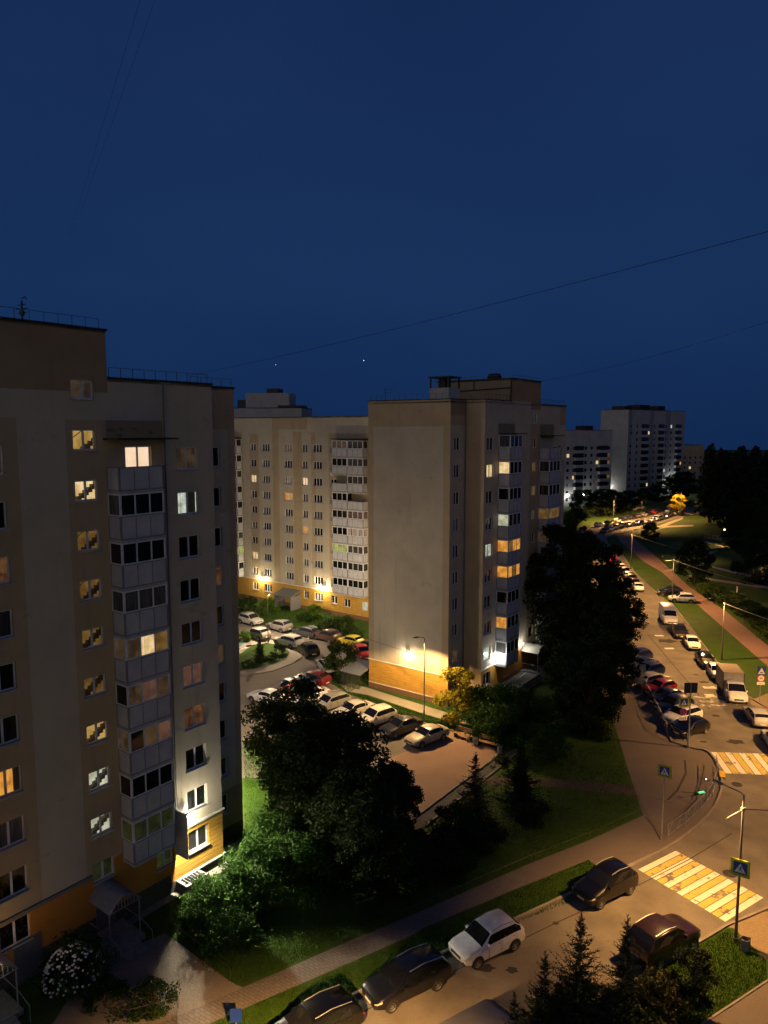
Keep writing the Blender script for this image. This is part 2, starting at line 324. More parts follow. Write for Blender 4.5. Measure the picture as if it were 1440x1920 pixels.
# car park and drive by the gable
sheet('car_park', A((440,1268),(512,1259),(548,1244),(600,1268),(650,1300),(690,1316),(760,1347),(850,1372),(735,1420),(690,1450),(440,1460)), .006, 'yard_asphalt')
sheet('pavement', A((735,1418),(850,1371),(872,1372),(940,1411),(800,1515),(740,1560),(640,1500)), .010, 'pink_paving')
sheet('path', A((946,1414),(975,1400),(968,1412),(934,1442),(800,1548),(760,1580),(700,1600),(720,1575),(800,1519)), .008, 'drive_asphalt')
kerb(A((940,1411),(800,1516),(740,1560)), .12, .09, 1); kerb(A((968,1414),(934,1443),(800,1549)), .12, .09, -1); kerb(A((691,1317),(760,1348),(850,1372)), .14, .12, 1); kerb(A((735,1419),(850,1371)), .12, .05, 1)
sheet('path', A((640,1285),(655,1281),(690,1290),(828,1333),(880,1350),(870,1360),(800,1340),(690,1303),(650,1296)), .010, 'pale_path')
# courtyard
yard = A((430,1150),(449,1160),(498,1173),(580,1194),(640,1212),(690,1226),(700,1238),(640,1255),(617,1264),(600,1280),(560,1300),(440,1300))
sheet('courtyard_road', yard, .005, 'yard_asphalt')
ring_o = A((440,1216),(451,1208),(476,1196),(500,1196),(530,1201),(555,1210),(566,1222),(566,1234),(548,1245),(512,1259),(454,1268),(430,1270))
ring_i = A((430,1262),(451,1257),(476,1255),(512,1246),(537,1235),(543,1223),(527,1212),(499,1206),(474,1210),(451,1226),(436,1240))
sheet('pavement', ring_o + ring_i, .010, 'pale_path'); kerb(ring_o, .14, .1, -1); kerb(ring_i, .1, .06, -1)
isl = MB(); tag(sheet('lawn', ring_i, .012, 'grass'), kind='structure')
sheet('playground_surface', A((430,1208),(466,1200),(452,1212),(430,1222)), .016, 'playground')
# park side
sheet('path', A((1440,1250),(1320,1145),(1240,1072),(1207,1053),(1180,1030),(1162,1014),(1158,1006),(1180,1000),(1187,1008),(1234,1047),(1255,1066),(1292,1100),(1362,1147),(1440,1211),(1600,1330),(1600,1400)), .010, 'red_path')
for l, r in (((1316,1056),(1322,1058),(1380,1072),(1440,1083),(1500,1094),(1500,1100),(1440,1088),(1380,1076),(1318,1060)), None), (((1314,1042),(1318,1038),(1360,1028),(1365,1024),(1340,1018),(1300,1011),(1302,1014),(1338,1021),(1356,1027),(1330,1041),(1320,1060),(1314,1056)), None), (((1213,993),(1250,986),(1300,984),(1300,987),(1250,989),(1215,997)), None), (((1228,989),(1279,969),(1281,973),(1232,993)), None), (((1240,1072),(1262,1066),(1300,1080),(1440,1100),(1440,1104),(1300,1084),(1262,1070)), None):
    sheet('path', A(*l), .012, 'pale_path')
sheet('path', A((1405,1314),(1440,1300),(1440,1336),(1410,1325)), .012, 'tile_paving')

# ------------------------------------------------------------------ painted markings, patches, covers
def stripes(name, a, b, c, d, n, gap, mats, z=.011):
    """a-b first bar's two ends, d-c last bar's: n bars side by side"""
    mbs = {m: MB() for m in mats}
    for i in range(n):
        t0, t1 = (i + gap) / n, (i + 1 - gap) / n
        m = mats[i % len(mats)]
        mbs[m].quad(*[v3(p, z) for p in (a.lerp(d, t0), b.lerp(c, t0), b.lerp(c, t1), a.lerp(d, t1))])
    for m in mats: tag(mbs[m].build(name, m), kind='structure')
stripes('crosswalk_marking', at(1196,1630), at(1266,1595), at(1432,1684), at(1361,1729), 13, .07, ['white_paint', 'yellow_paint'])
e = at(1360,1450) - at(1332,1410); a0 = at(1332,1410); stp = Vector((6.6, -.55))
stripes('crosswalk_marking', a0 + e, a0, a0 + stp, a0 + e + stp, 11, .06, ['white_paint', 'yellow_paint'])
mb = MB()
for r in range(3):
    for k in range(6):
        p = at(1304 + 9*k + 3*r, 1307 + 8*r); mb.box(p.x-.22, p.x+.25, p.y-.3, p.y+.3, .009, .011)
tag(mb.build('worn_marking', 'worn_paint'), kind='structure')
mb = MB()
for px, py, a, b in ((1330,1289,.7,.35),(1331,1304,.5,.4),(1255,1216,.6,.3),(1236,1192,.6,.3)):
    p = at(px, py); mb.box(p.x-a, p.x+a, p.y-b, p.y+b, .010, .0125)
tag(mb.build('worn_marking', 'white_paint'), kind='structure')
mb = MB()
for px, py, a, b, rz in ((1251,1202,1.3,.9,0),(1379,1391,.8,.5,.3),(1319,1391,.35,.2,0),(1320,1279,.6,.35,.4),(1305,1265,.3,.2,0),(1090,1735,.3,.25,0),(960,1819,.32,.25,0),(910,1815,.5,.3,.5),(1342,1342,.4,.3,0),(1042,1731,.2,.15,0)):
    p = at(px, py); q = [p + Vector((math.cos(rz + t)*a, math.sin(rz + t)*b)) * (1 + .25*math.sin(7*t + px)) for t in [k*math.pi/6 for k in range(12)]]
    mb.prism(q, .0065, .0095)
tag(mb.build('road_patch', 'patch_asphalt'), kind='structure')
mb = MB()   # tarred joint lines on the plaza and the near carriageway
def crack(pts, w, z):
    for a, b in zip(pts, pts[1:]):
        d = (b - a).normalized(); nn = Vector((-d.y, d.x))*w; mb.quad(v3(a - nn, z), v3(b - nn, z), v3(b + nn, z), v3(a + nn, z))
crack(A((1284,1425),(1286,1450),(1280,1462),(1270,1482),(1252,1500)), .09, .0105)
crack(A((1278,1485),(1310,1488)), .08, .0105); crack(A((1320,1435),(1318,1450),(1313,1470),(1305,1500),(1288,1518),(1275,1535)), .06, .0105)
crack(A((1210,1532),(1225,1550),(1238,1575)), .05, .0105); crack(A((1225,1495),(1262,1507)), .03, .0105); crack(A((1270,1497),(1300,1508)), .03, .0105)
crack(A((1215,1190),(1265,1250),(1300,1290),(1330,1330)), .05, .0095)
crack(A((1372,1563),(1290,1613),(1197,1660),(1042,1731),(978,1762),(840,1826),(675,1899),(560,1951)), .035, .0118)
tag(mb.build('tar_joint', 'patch_asphalt'), kind='structure')
# manhole covers
for px, py, r, lab in ((1368,1638,.34,'round iron manhole cover beside the near crosswalk by the tall lamp post'),(1382,1471,.33,'iron manhole cover in the junction below the far crosswalk'),(1330,1313,.36,'pale ringed manhole cover beside the worn marks near the box truck')):
    p = at(px, py); o = empty('manhole_cover', v3(p, .006), lab, 'manhole cover', 'manhole covers in the roads')
    m_ = MB(); m_.lathe([(0, .004), (r, .004), (r, 0)], 18); m_.build('lid', 'patch_asphalt', o)
    m_ = MB(); m_.lathe([(r, 0), (r, .009), (r+.08, .009), (r+.1, 0)], 18); m_.build('ring', 'dark_metal', o)
# speed cushion
mb = MB(); a, b, c, d = A((1350,1306),(1396,1314),(1398,1325),(1356,1322))
mb.hexa([v3(p, .006) for p in (d, c, b, a)] + [v3(d.lerp(a, .25), .06), v3(c.lerp(b, .25), .06), v3(b.lerp(c, .25), .06), v3(a.lerp(d, .25), .06)])
tag(mb.build('speed_bump', 'worn_paint'), 'dark rubber speed bump across the lane in front of the box truck', 'speed bump')
# ------------------------------------------------------------------ buildings
class Face:
    """a facade: t runs along d, o out of the wall, z up"""
    def __init__(s, origin, d): s.p = Vector((origin[0], origin[1])); s.d = Vector(d).normalized(); s.n = Vector((s.d.y, -s.d.x))
    def P(s, t, o, z): q = s.p + s.d*t + s.n*o; return Vector((q.x, q.y, z))
    def box(s, mb, t0, t1, o0, o1, z0, z1, mi=0):
        a = [s.P(t, o, z) for z in (z0, z1) for t, o in ((t0, o1), (t1, o1), (t1, o0), (t0, o0))]
        mb.hexa(a, mi)
    def at_o(s, o, t=0): return Face(s.P(t, o, 0), s.d)
def wall(mb, F, t0, t1, z0, z1, holes=(), matfn=None, cuts_t=(), cuts_z=(), rev=.2):
    hs = [h for h in holes if h[0] > t0 - 1e-6 and h[1] < t1 + 1e-6]
    ts = sorted({round(x, 4) for x in [t0, t1, *cuts_t, *(x for h in hs for x in h[:2])] if t0 <= x <= t1})
    zs = sorted({round(x, 4) for x in [z0, z1, *cuts_z, *(x for h in hs for x in h[2:4])] if z0 <= x <= z1})
    for a, b in zip(ts, ts[1:]):
        for c, d in zip(zs, zs[1:]):
            tm, zm = (a+b)/2, (c+d)/2
            if any(h[0] < tm < h[1] and h[2] < zm < h[3] for h in hs): continue
            mb.quad(F.P(a,0,c), F.P(b,0,c), F.P(b,0,d), F.P(a,0,d), matfn(tm, zm) if matfn else 0)
    for a, b, c, d in (h[:4] for h in hs):
        mi = matfn((a+b)/2, d + .05) if matfn else 0
        mb.quad(F.P(a,0,c), F.P(a,0,d), F.P(a,-rev,d), F.P(a,-rev,c), mi); mb.quad(F.P(b,0,d), F.P(b,0,c), F.P(b,-rev,c), F.P(b,-rev,d), mi)
        mb.quad(F.P(a,0,d), F.P(b,0,d), F.P(b,-rev,d), F.P(a,-rev,d), mi); mb.quad(F.P(b,0,c), F.P(a,0,c), F.P(a,-rev,c), F.P(b,-rev,c), mi)
class Building:
    def __init__(s, name, base, label, cat, group=None):
        s.base = Vector(base); s.root = empty(name, base, label, cat, group); s.parts = {}
    def part(s, name, mats, mb, parent=None): return mb.build(name, mats, parent or s.root, s.base)
    def window(s, F, t0, t1, z0, z1, pane='pane_dark', lights=2, sill=True, fw=.075, depth=.14, label=None, far=False):
        if far:
            mb = MB(); F.box(mb, t0, t1, -.16, -.1, z0, z1, 0)
            mb.quad(F.P(t0+.1,-.09,z0+.1), F.P(t1-.1,-.09,z0+.1), F.P(t1-.1,-.09,z1-.1), F.P(t0+.1,-.09,z1-.1), 1)
            return s.part('window', ['frame_white', pane], mb)
        mb = MB(); o0, o1 = -depth - .06, -depth
        F.box(mb, t0, t1, o0, o1, z0, z0+fw); F.box(mb, t0, t1, o0, o1, z1-fw, z1)
        w = (t1-t0)/lights
        for k in range(lights+1):
            c = t0 + w*k; h = fw*.5 if 0 < k < lights else 0
            a, b = (c-fw*.75, c+fw*.75) if h else ((c, c+fw) if k == 0 else (c-fw, c))
            F.box(mb, a, b, o0+.001, o1+.012, z0+fw*.98, z1-fw*.98)
        fr = s.part('window', 'frame_white', mb)
        if label: fr['label'] = label
        mb = MB()
        mb.quad(F.P(t0+.02,o0+.02,z0+.02), F.P(t1-.02,o0+.02,z0+.02), F.P(t1-.02,o0+.02,z1-.02), F.P(t0+.02,o0+.02,z1-.02))
        s.part('pane', pane, mb, fr).parent = fr
        if sill:
            mb = MB(); F.box(mb, t0-.05, t1+.05, -depth+.02, .1, z0-.05, z0-.005); s.part('sill', 'sill_metal', mb, fr)
        return fr
    def balcony(s, F, poly, zb, zp, zt, glazed=True, pane='pane_dark', div=(1, 3, 1), label=None, panes=None, cheap=False):
        P = [F.P(t, o, 0) for t, o in poly]; n = len(P)
        def edge(mb, i, a, b, oo, oi, z0, z1, mi=0):
            p, q = P[i], P[i+1]; d = (q-p).normalized(); nn = Vector((d.y, -d.x, 0)); L = (q-p).length
            if nn.dot(Vector((F.n.x, F.n.y, 0))) < -.01: nn = -nn
            A_ = p + d*a*L; B_ = p + d*b*L
            pts = [A_+nn*oo, B_+nn*oo, B_+nn*oi, A_+nn*oi]
            mb.hexa([Vector((q_.x, q_.y, z)) for z in (z0, z1) for q_ in pts], mi)
        mb = MB()
        q = [(p.x, p.y) for p in P]; mb.prism(q, zb-.17, zb, 1)
        for i in range(n-1): edge(mb, i, 0, 1, 0, -.05, zb+.0, zp)
        b = s.part('balcony', ['balcony_panel', 'balcony_slab'], mb)
        if label: b['label'] = label
        mb = MB()
        for i in range(n-1):
            L = (P[i+1]-P[i]).length; k = max(1, div[i]); e = .035/L
            for j in range(k+1):
                c = j/k; a, b2 = (0, 2*e) if j == 0 else ((1-2*e, 1) if j == k else (c-.6*e, c+.6*e))
                edge(mb, i, a, b2, .022, .001, zb, zp)
            edge(mb, i, 0, 1, .03, -.06, zp, zp+.05); edge(mb, i, 0, 1, .028, .001, zb-.02, zb+.05)
        s.part('rail', 'balcony_frame', mb, b)
        if glazed:
            mb = MB(); pm = MB(); z0, z1 = zp+.05, zt
            for i in range(n-1):
                L = (P[i+1]-P[i]).length; k = max(1, div[i]); e = .05/L
                for j in range(k+1):
                    c = j/k; a, b2 = (0, 1.9*e) if j == 0 else ((1-1.9*e, 1) if j == k else (c-.75*e, c+.75*e))
                    edge(mb, i, a, b2, .01, -.05, z0, z1)
                edge(mb, i, 0, 1, .012, -.05, z0, z0+.07); edge(mb, i, 0, 1, .012, -.05, z1-.08, z1)
                p, q2 = P[i], P[i+1]
                for j in range(k):
                    a_, b_ = p.lerp(q2, j/k), p.lerp(q2, (j+1)/k); mi = 0
                    if panes and (i, j) in panes: mi = panes[(i, j)]
                    ins = Vector((-F.n.x, -F.n.y, 0))*.03
                    pm.quad(*[Vector((r.x, r.y, z)) + ins for r, z in ((a_, z0), (b_, z0), (b_, z1), (a_, z1))], mi)
            g = s.part('glazing_frame', 'frame_white', mb, b)
            s.part('pane', pane if isinstance(pane, list) else [pane], pm, b)
        return b
    def railing(s, F, t0, t1, z, o=-.15, h=.55, step=.75, name='roof_railing'):
        mb = MB(); n = int((t1-t0)/step)
        for k in range(n+1):
            t = t0 + (t1-t0)*k/n; F.box(mb, t-.013, t+.013, o-.013, o+.013, z, z+h)
        F.box(mb, t0, t1, o-.012, o+.012, z+h-.025, z+h)
        return s.part(name, 'rail_metal', mb)
WM = ['cream_plaster', 'ochre_plaster', 'umber_plaster', 'soot_plaster', 'yellow_board', 'orange_plaster', 'plinth_stone', 'brown_brick', 'orange_board', 'grey_plaster', 'pale_plaster', 'dark_grey_plaster']
WI = {m: i for i, m in enumerate(WM)}
def used(mb):
    ids = sorted(set(mb.m)); mp = {a: i for i, a in enumerate(ids)}; mb.m = [mp[x] for x in mb.m]; return [WM[i] for i in ids]

# ---------- the near block on the left
th = R(37.4); uL = (math.sin(th), math.cos(th)); nL = (uL[1], -uL[0]); c1 = Vector((-10.8, 46.6))
B = Building('apartment_block', (-10.8, 46.6, 0), 'near dark cream and ochre apartment block on the left with one stack of enclosed balconies', 'building')
P1 = Face(c1, uL); P2 = P1.at_o(-2.15); pit = 2.73
def m1(t, z):
    if z < (.69 if t > -4.2 else 1.3): return WI['plinth_stone']
    if t > -3.9 and z < 3.8: return WI['yellow_board']
    if t < -9.4 and z < 3.75: return WI['orange_plaster']
    if -9.4 < t < -3.9 and z < 4.3: return WI['orange_plaster']
    if t < -7.2 and z > 31.0: return WI['umber_plaster']
    if -7.4 < t < -3.7 and 28.5 < z < 29.5: return WI['soot_plaster']
    if -9.75 < t < -3.7 and z < 29.5: return WI['ochre_plaster']
    if t < -12.3 and z < 29.6: return WI['ochre_plaster']
    if -9.4 < t < -7.2 and z > 31.0: return WI['umber_plaster']
    return 0
stair_lit = {-1: 'lit_dim', 0: 'lit_stair', 1: 'lit_bright', 2: 'lit_amber', 3: 'lit_amber', 4: 'lit_amber', 5: 'lit_amber', 6: 'lit_stair', 7: 'lit_pale', 8: 'lit_pale', 9: 'lit_green'}
colA_lit = {0: 'lit_dim', 1: 'lit_white', 5: 'lit_rose', 6: 'lit_red', 9: 'lit_green'}
colL_lit = {0: 'lit_dim', 2: 'lit_red', 6: 'lit_orange'}
wins = []
for k in range(-1, 10): wins.append((-9.35, -8.03, 27.93 - pit*k, 29.0 - pit*k if k >= 0 else 31.65, stair_lit[k]))
wins = [(a, b, c if k else 30.6, d, l) for k, (a, b, c, d, l) in enumerate(wins)]
wins = [(a, b, d - 1.12 if i else c, d, l) for i, (a, b, c, d, l) in enumerate(wins)]
for k in range(10): wins.append((-2.78, -1.2, 26.55 - pit*k, 27.95 - pit*k, colA_lit.get(k, 'pane_dark')))
for k in range(10): wins.append((-14.6, -13.0, 26.8 - pit*k, 28.2 - pit*k, colL_lit.get(k, 'pane_dark')))
wins.append((-5.15, -3.95, 2.0, 3.35, 'lit_lime' if 0 else 'lit_green'))
door = (-6.25, -4.55, 26.0, 28.05, 'lit_peach')
holes = [w[:4] for w in wins] + [door[:4]]
ct = (-14.9, -12.3, -9.75, -9.4, -7.4, -7.2, -4.2, -3.9, -3.7); cz = (.69, 1.3, 3.75, 3.8, 4.3, 28.5, 29.5, 29.6, 31.0)
mb = MB()
wall(mb, P1, -40, -7.2, 0, 34.3, holes, m1, ct, cz); wall(mb, P1, -7.2, 0, 0, 31.75, holes, m1, ct, cz)
def m2(t, z): return WI['plinth_stone'] if z < .8 else WI['umber_plaster'] if z < 3.6 else WI['ochre_plaster'] if (z > 29 or t < 1.55 or t > 3.1) else 0
w2 = [(1.72, 2.4, 26.5 - pit*k, 27.85 - pit*k) for k in range(10)]
wall(mb, P2, 0, 3.68, 0, 31.75, w2, m2, (1.55, 3.1), (.8, 3.6, 29))
ret = Face(P1.P(0, 0, 0), (-nL[0], -nL[1])); wall(mb, ret, 0, 2.15, 0, 31.75, (), m2)
end = Face(P1.P(3.68, -2.15, 0), (-nL[0], -nL[1])); wall(mb, end, 0, 11, 0, 31.75, (), m2, (), (.8, 3.6, 29))
bk = Face(P1.P(3.68, -13.15, 0), (-uL[0], -uL[1])); wall(mb, bk, 0, 43.68, 0, 31.75, (), m2, (), (.8, 3.6))
stp = Face(P1.P(-7.2, 0, 0), (-nL[0], -nL[1])); wall(mb, stp, 0, 11, 31.75, 34.3, (), m1); wall(mb, Face(P1.P(-7.2, -11, 0), (-uL[0], -uL[1])), 0, 32.8, 31.75, 34.3)
B.part('wall', used(mb), mb)
mb = MB()
q = [P1.P(-40, .0, 0), P1.P(-7.2, .0, 0), P1.P(-7.2, -11, 0), P1.P(-40, -11, 0)]
mb.prism([(p.x, p.y) for p in (q[3], q[2], q[1], q[0])][::-1], 34.2, 34.29)
q = [P1.P(-7.2, 0, 0), P1.P(0, 0, 0), P1.P(0, -2.15, 0), P1.P(3.68, -2.15, 0), P1.P(3.68, -13.1, 0), P1.P(-7.2, -13.1, 0)]
mb.prism([(p.x, p.y) for p in q], 31.6, 31.74)
B.part('roof', 'roof_felt', mb)
mb = MB()
P1.box(mb, -40, -7.12, -.35, .09, 34.3, 34.42); P1.box(mb, -7.12, .07, -.35, .09, 31.75, 31.86); P2.box(mb, .1, 3.78, -.35, .09, 31.751, 31.86); end.box(mb, .3, 11, -.3, .09, 31.752, 31.86); stp.box(mb, .36, 11, -.3, .08, 34.301, 34.42)
B.part('parapet_cap', 'dark_metal', mb)
B.railing(P1, -40, -7.5, 34.4); B.railing(P1, -7.0, -.2, 31.85); B.railing(P2, .2, 3.6, 31.85)
mb = MB(); a = P1.P(-11.2, -1.0, 34.3)
mb.tube([a, a + Vector((0, 0, 1.15))], .05, 6); mb.tube([a + Vector((0,0,1.1)), a + Vector((.04, 0, 1.32)), a + Vector((.2, 0, 1.38)), a + Vector((.26, 0, 1.25))], .03, 5)
for dz, w in ((.55, .22), (.75, .3), (.95, .2)): mb.tube([a + Vector((-w, 0, dz)), a + Vector((w, 0, dz + .06))], .022, 5)
mb.box(a.x-.09, a.x+.09, a.y-.08, a.y+.08, 34.75, 35.0); B.part('antenna', 'dark_metal', mb)
def lit_room(F, win, t0, t1, z0, z1, mat, stair=None, curtain=None, seed=0):
    """what shows behind a lit pane: a glowing backdrop for the room or stairwell, a flight of stairs, curtains, a lamp"""
    rr = random.Random(seed)
    mb = MB(); mb.quad(F.P(t0-.3,-1.15,z0-.95), F.P(t1+1.2,-1.15,z0-.95), F.P(t1+1.2,-1.15,z1+.45), F.P(t0-.3,-1.15,z1+.45)); B.part('glow_backdrop', mat, mb, win)  # backdrop emits in place of the room's own lamps
    if stair:
        mb = MB(); a = rr.uniform(-.2, .2)
        for k in range(9):
            t = t0 - .1 + .22*k; z = z0 - .45 + a + .155*k; F.box(mb, t, t+.22, -1.05, -.75, z-.28, z)
        F.box(mb, t0-.2, t1+.9, -1.05, -1.0, z1-.02, z1+.06); B.part('stair_flight', 'concrete', mb, win)
        mb = MB(); mb.tube([F.P(t0-.1,-.78,z0+.45+a), F.P(t0+1.9,-.78,z0+1.85+a)], .025, 5); B.part('handrail', 'dark_metal', mb, win)
    if curtain:
        for side, (a, b) in enumerate(curtain):
            mb = MB(); n = 14
            for k in range(n):
                ta, tb = t0 + (t1-t0)*(a + (b-a)*k/n), t0 + (t1-t0)*(a + (b-a)*(k+1)/n); oa, ob = -.36 - .05*math.sin(2.3*k), -.36 - .05*math.sin(2.3*(k+1))
                mb.quad(F.P(ta,oa,z0-.3), F.P(tb,ob,z0-.3), F.P(tb,ob,z1+.15), F.P(ta,oa,z1+.15))
            B.part('curtain', 'curtain_cloth', mb, win)
    mb = MB(); c = F.P((t0+t1)/2 + rr.uniform(-.3, .5), -.8, z1 + .12); mb.tube([c + Vector((0, 0, .4)), c + Vector((0, 0, .1))], .012, 4); mb.lathe([(.03, .1), (.13, -.04), (.11, -.05)], 10, 0, Matrix.Translation(c)); B.part('pendant_lamp', 'dark_metal', mb, win)
for i_, w in enumerate(wins):
    m_ = w[4]; stairw = -9.4 < w[0] < -9.3
    if (stairw and m_ not in ('lit_dim', 'lit_green')) or m_ in ('lit_white', 'lit_orange'):
        fr = B.window(P1, *w[:4], 'pane_clear'); lit_room(P1, fr, *w[:4], m_, stairw, None if stairw else ((.55, 1.0),) if m_ == 'lit_white' else ((0, .22), (.8, 1.0)), i_)
    else: B.window(P1, *w[:4], m_ if m_ != 'pane_dark' or i_ % 4 else 'pane_blind')
B.window(P1, *door[:4], door[4], label='lit peach door window behind the open top balcony')
for k, w in enumerate(w2): B.window(P2, *w, {3: 'lit_red', 5: 'lit_dim', 0: 'pane_dark'}.get(k, 'pane_dark'), lights=1)
bp = [(-7.45, 0), (-7.45, 1.15), (-4.6, 1.15), (-3.75, 0)]
bl = {4: ['lit_dim', 'lit_bright', 'lit_amber'], 5: ['lit_dim', 'lit_rose', 'pane_dark'], 6: ['lit_dim', 'pane_dark', 'lit_rose'], 3: ['pane_blind'], 8: ['lit_green']}
for k in range(9):
    B.balcony(P1, bp, 25.65 - 2.71*k, 26.9 - 2.71*k, 28.18 - 2.71*k, k > 0, bl.get(k, ['pane_dark', 'pane_blind']), (1, 3, 1), panes={(1, 1): 1, (1, 2): 2, (2, 0): 2} if k == 4 else {(0, 0): 1} if k == 1 else {(1, 1): 1, (0, 0): 2} if k == 5 else {(1, 0): 1, (1, 2): 2} if k == 6 else None,
              label='open balcony at the top of the stack' if k == 0 else 'balcony with bright curtains' if k == 4 else None)
mb = MB(); P1.box(mb, -7.6, -3.6, 0, 1.35, 28.42, 28.52); B.part('balcony_canopy', 'dark_metal', mb)
bp2 = [(-18.4, 0), (-18.4, 1.15), (-15.6, 1.15), (-14.75, 0)]
for k in range(9): B.balcony(P1, bp2, 25.65 - 2.71*k, 26.9 - 2.71*k, 28.18 - 2.71*k, True, ['lit_orange' if k == 7 else 'pane_dark'], (1, 3, 1))
mb = MB(); P1.box(mb, -3.71, .1, 0, .13, 3.8, 3.92); B.part('trim', 'trim_white', mb); mb = MB(); P1.box(mb, -3.8, .1, 0, .1, .62, .71); B.part('trim', 'trim_white', mb)
mb = MB(); P1.box(mb, -3.80, -3.72, .0, 1.22, 2.5, 5.4); B.part('lamp_screen', 'trim_white', mb)
mb = MB(); P1.box(mb, -40, -9.45, 0, .12, 3.75, 3.95); B.part('ledge', 'trim_grey', mb)
for a, b, c, d in ((-13.95, -12.5, 0, 2.3), (-9.3, -8.1, .35, 2.4)): mb = MB(); P1.box(mb, a, b, -.02, .05, c, d); B.part('door', 'door_steel', mb)
mb = MB(); P1.tube = None
mb.tube([P1.P(-3.68, .12, 31.7), P1.P(-3.68, .12, 4.4)], .05, 6); mb.tube([P2.P(.35, .1, 31.7), P2.P(.35, .1, .8)], .05, 6); B.part('drainpipe', 'trim_grey', mb)

def entrance(F, t0, t1, out, zs, zc, rise, label, sheet_m='canopy_sheet', bars=True, posts=True, group=None):
    """arched sheet canopy on posts over an entrance landing"""
    c = F.P((t0+t1)/2, 0, 0); o = empty('entrance_canopy', c, label, 'canopy', group)
    def bd(name, m, mb, par=None): return mb.build(name, m, par or o, c)
    mb = MB(); n = 10; w = t1 - t0
    prof = [(t0 + w*k/n, zc + rise*math.sin(math.pi*k/n)) for k in range(n+1)]
    for (a, za), (b, zb_) in zip(prof, prof[1:]):
        mb.hexa([F.P(a,out,za-.03), F.P(b,out,zb_-.03), F.P(b,.02,zb_-.03), F.P(a,.02,za-.03), F.P(a,out,za), F.P(b,out,zb_), F.P(b,.02,zb_), F.P(a,.02,za)])
    bd('canopy_sheet', sheet_m, mb, None)
    mb = MB(); F.box(mb, t0, t1, out-.06, out, zc-.06, zc-.035)
    for k in range(0, n+1): a, za = prof[k]; 
    for k in range(1, n): a, za = prof[k]; F.box(mb, a-.02, a+.02, out-.05, out-.01, zc-.036, za-.031)
    for (a, za), (b, zb_) in zip(prof, prof[1:]): mb.tube([F.P(a,out+.01,za-.02), F.P(b,out+.01,zb_-.02)], .03, 5)
    bd('arch_frame', 'grey_metal', mb)
    if posts:
        for t in (t0+.06, t1-.06):
            mb = MB(); mb.tube([F.P(t, out-.08, zs), F.P(t, out-.08, zc-.03)], .04, 8); bd('post', 'grey_metal', mb)
    mb = MB(); F.box(mb, t0-.1, t1+.1, .02, out+.15, 0.02, zs)
    for k in range(3): F.box(mb, t0+.35, t1-.35, out+.15 + .3*k, out+.45 + .3*k, 0.02, zs*(1 - (k+1)/4) + .02)
    bd('steps', 'concrete', mb)
    mb = MB()
    for t in (t0, t1): mb.tube([F.P(t, .1, zs+.9), F.P(t, out, zs+.9), F.P(t, out+1.0, .95)], .025, 6); mb.tube([F.P(t, out+1.0, .95), F.P(t, out+1.0, .05)], .022, 6)
    bd('handrail', 'grey_metal', mb)
    return o
entrance(P1, -9.75, -7.75, 2.1, .35, 2.55, .7, 'dark arched canopy over the entrance of the near left block, beside the flowering bush')
entrance(P1, -17.0, -14.7, 2.0, .3, 2.5, .7, 'arched canopy at the bottom left corner below an orange lit wall', 'canopy_pale')
# light well by the plinth
lw = P1.P(-3.0, 1.5, 0); o = empty('light_well', lw, 'low concrete basement light well against the plinth of the near left block', 'light well')
mb = MB(); P1.box(mb, -3.9, -2.2, .95, 1.15, .02, .75); P1.box(mb, -3.9, -3.7, .05, .95, .02, .75); P1.box(mb, -2.4, -2.2, .05, .95, .02, .75); mb.build('curb', 'concrete', o, lw)
mb = MB(); 
for k in range(6): P1.box(mb, -3.65 + .22*k, -3.6 + .22*k, .05, .94, .62, .66)
mb.tube([P1.P(-3.8, .9, .75), P1.P(-3.8, .9, 1.25), P1.P(-2.6, .9, 1.25)], .03, 6); mb.build('grating', 'grey_metal', o, lw)

# ---------- the block in the middle
th = R(36); uM = (math.sin(th), math.cos(th)); nM = (uM[1], -uM[0]); gA = Vector((6.7, 74.7)); GW = 10.4
gB = gA - Vector(nM)*GW
B = Building('apartment_block', (6.7, 74.7, 0), 'middle apartment block with a blank lit gable and lamp, facing the car park', 'building')
G = Face(gB, nM); M1 = Face(gA, uM); JG = Face(M1.P(3, 0, 0), nM); M2 = M1.at_o(2.3, 3.0)
def mg(t, z):
    if z < .62: return WI['brown_brick']
    if z < 3.3: return WI['yellow_board']
    if z > 29.3 or t < .7 or t > GW - .8: return WI['ochre_plaster']
    return 0
def mm(t, z):
    if z < .62: return WI['brown_brick']
    if z < 3.4: return WI['orange_board']
    if z > 29.4: return WI['ochre_plaster'] if (z < 30.4) else WI['umber_plaster']
    return 0
def mj(t, z): return WI['brown_brick'] if z < .62 else WI['umber_plaster'] if z < 3.4 else WI['ochre_plaster']
def mm2(t, z):
    if z < .62: return WI['brown_brick']
    if z < 3.5: return WI['orange_board'] if t < 3 else WI['orange_plaster']
    if 10.9 < t < 13.6: return WI['ochre_plaster'] if z < 29.6 else 0 if z < 31.2 else WI['umber_plaster']
    if t < 13.5 and t > 6.1 and z > 32.1: return WI['umber_plaster']
    if 3 < t < 7 and 28.5 < z < 29.6: return WI['soot_plaster']
    if 13.4 < t < 17.6 and 28 < z < 29.6: return WI['soot_plaster']
    if t > 19.4 and z > 29.5: return WI['ochre_plaster']
    return 0
mb = MB(); p8 = 2.8
wall(mb, G, 0, GW, 0, 32.0, (), mg, (.7, GW-.8), (.62, 3.3, 29.3))
wm1 = [(.8, 2.05, 26.8 - p8*k, 28.18 - p8*k) for k in range(10)]
wall(mb, M1, 0, 3, 0, 32.0, wm1, mm, (), (.62, 3.4, 29.4, 30.4)); wall(mb, JG, 0, 2.3, 0, 32.0, (), mj, (), (.62, 3.4))
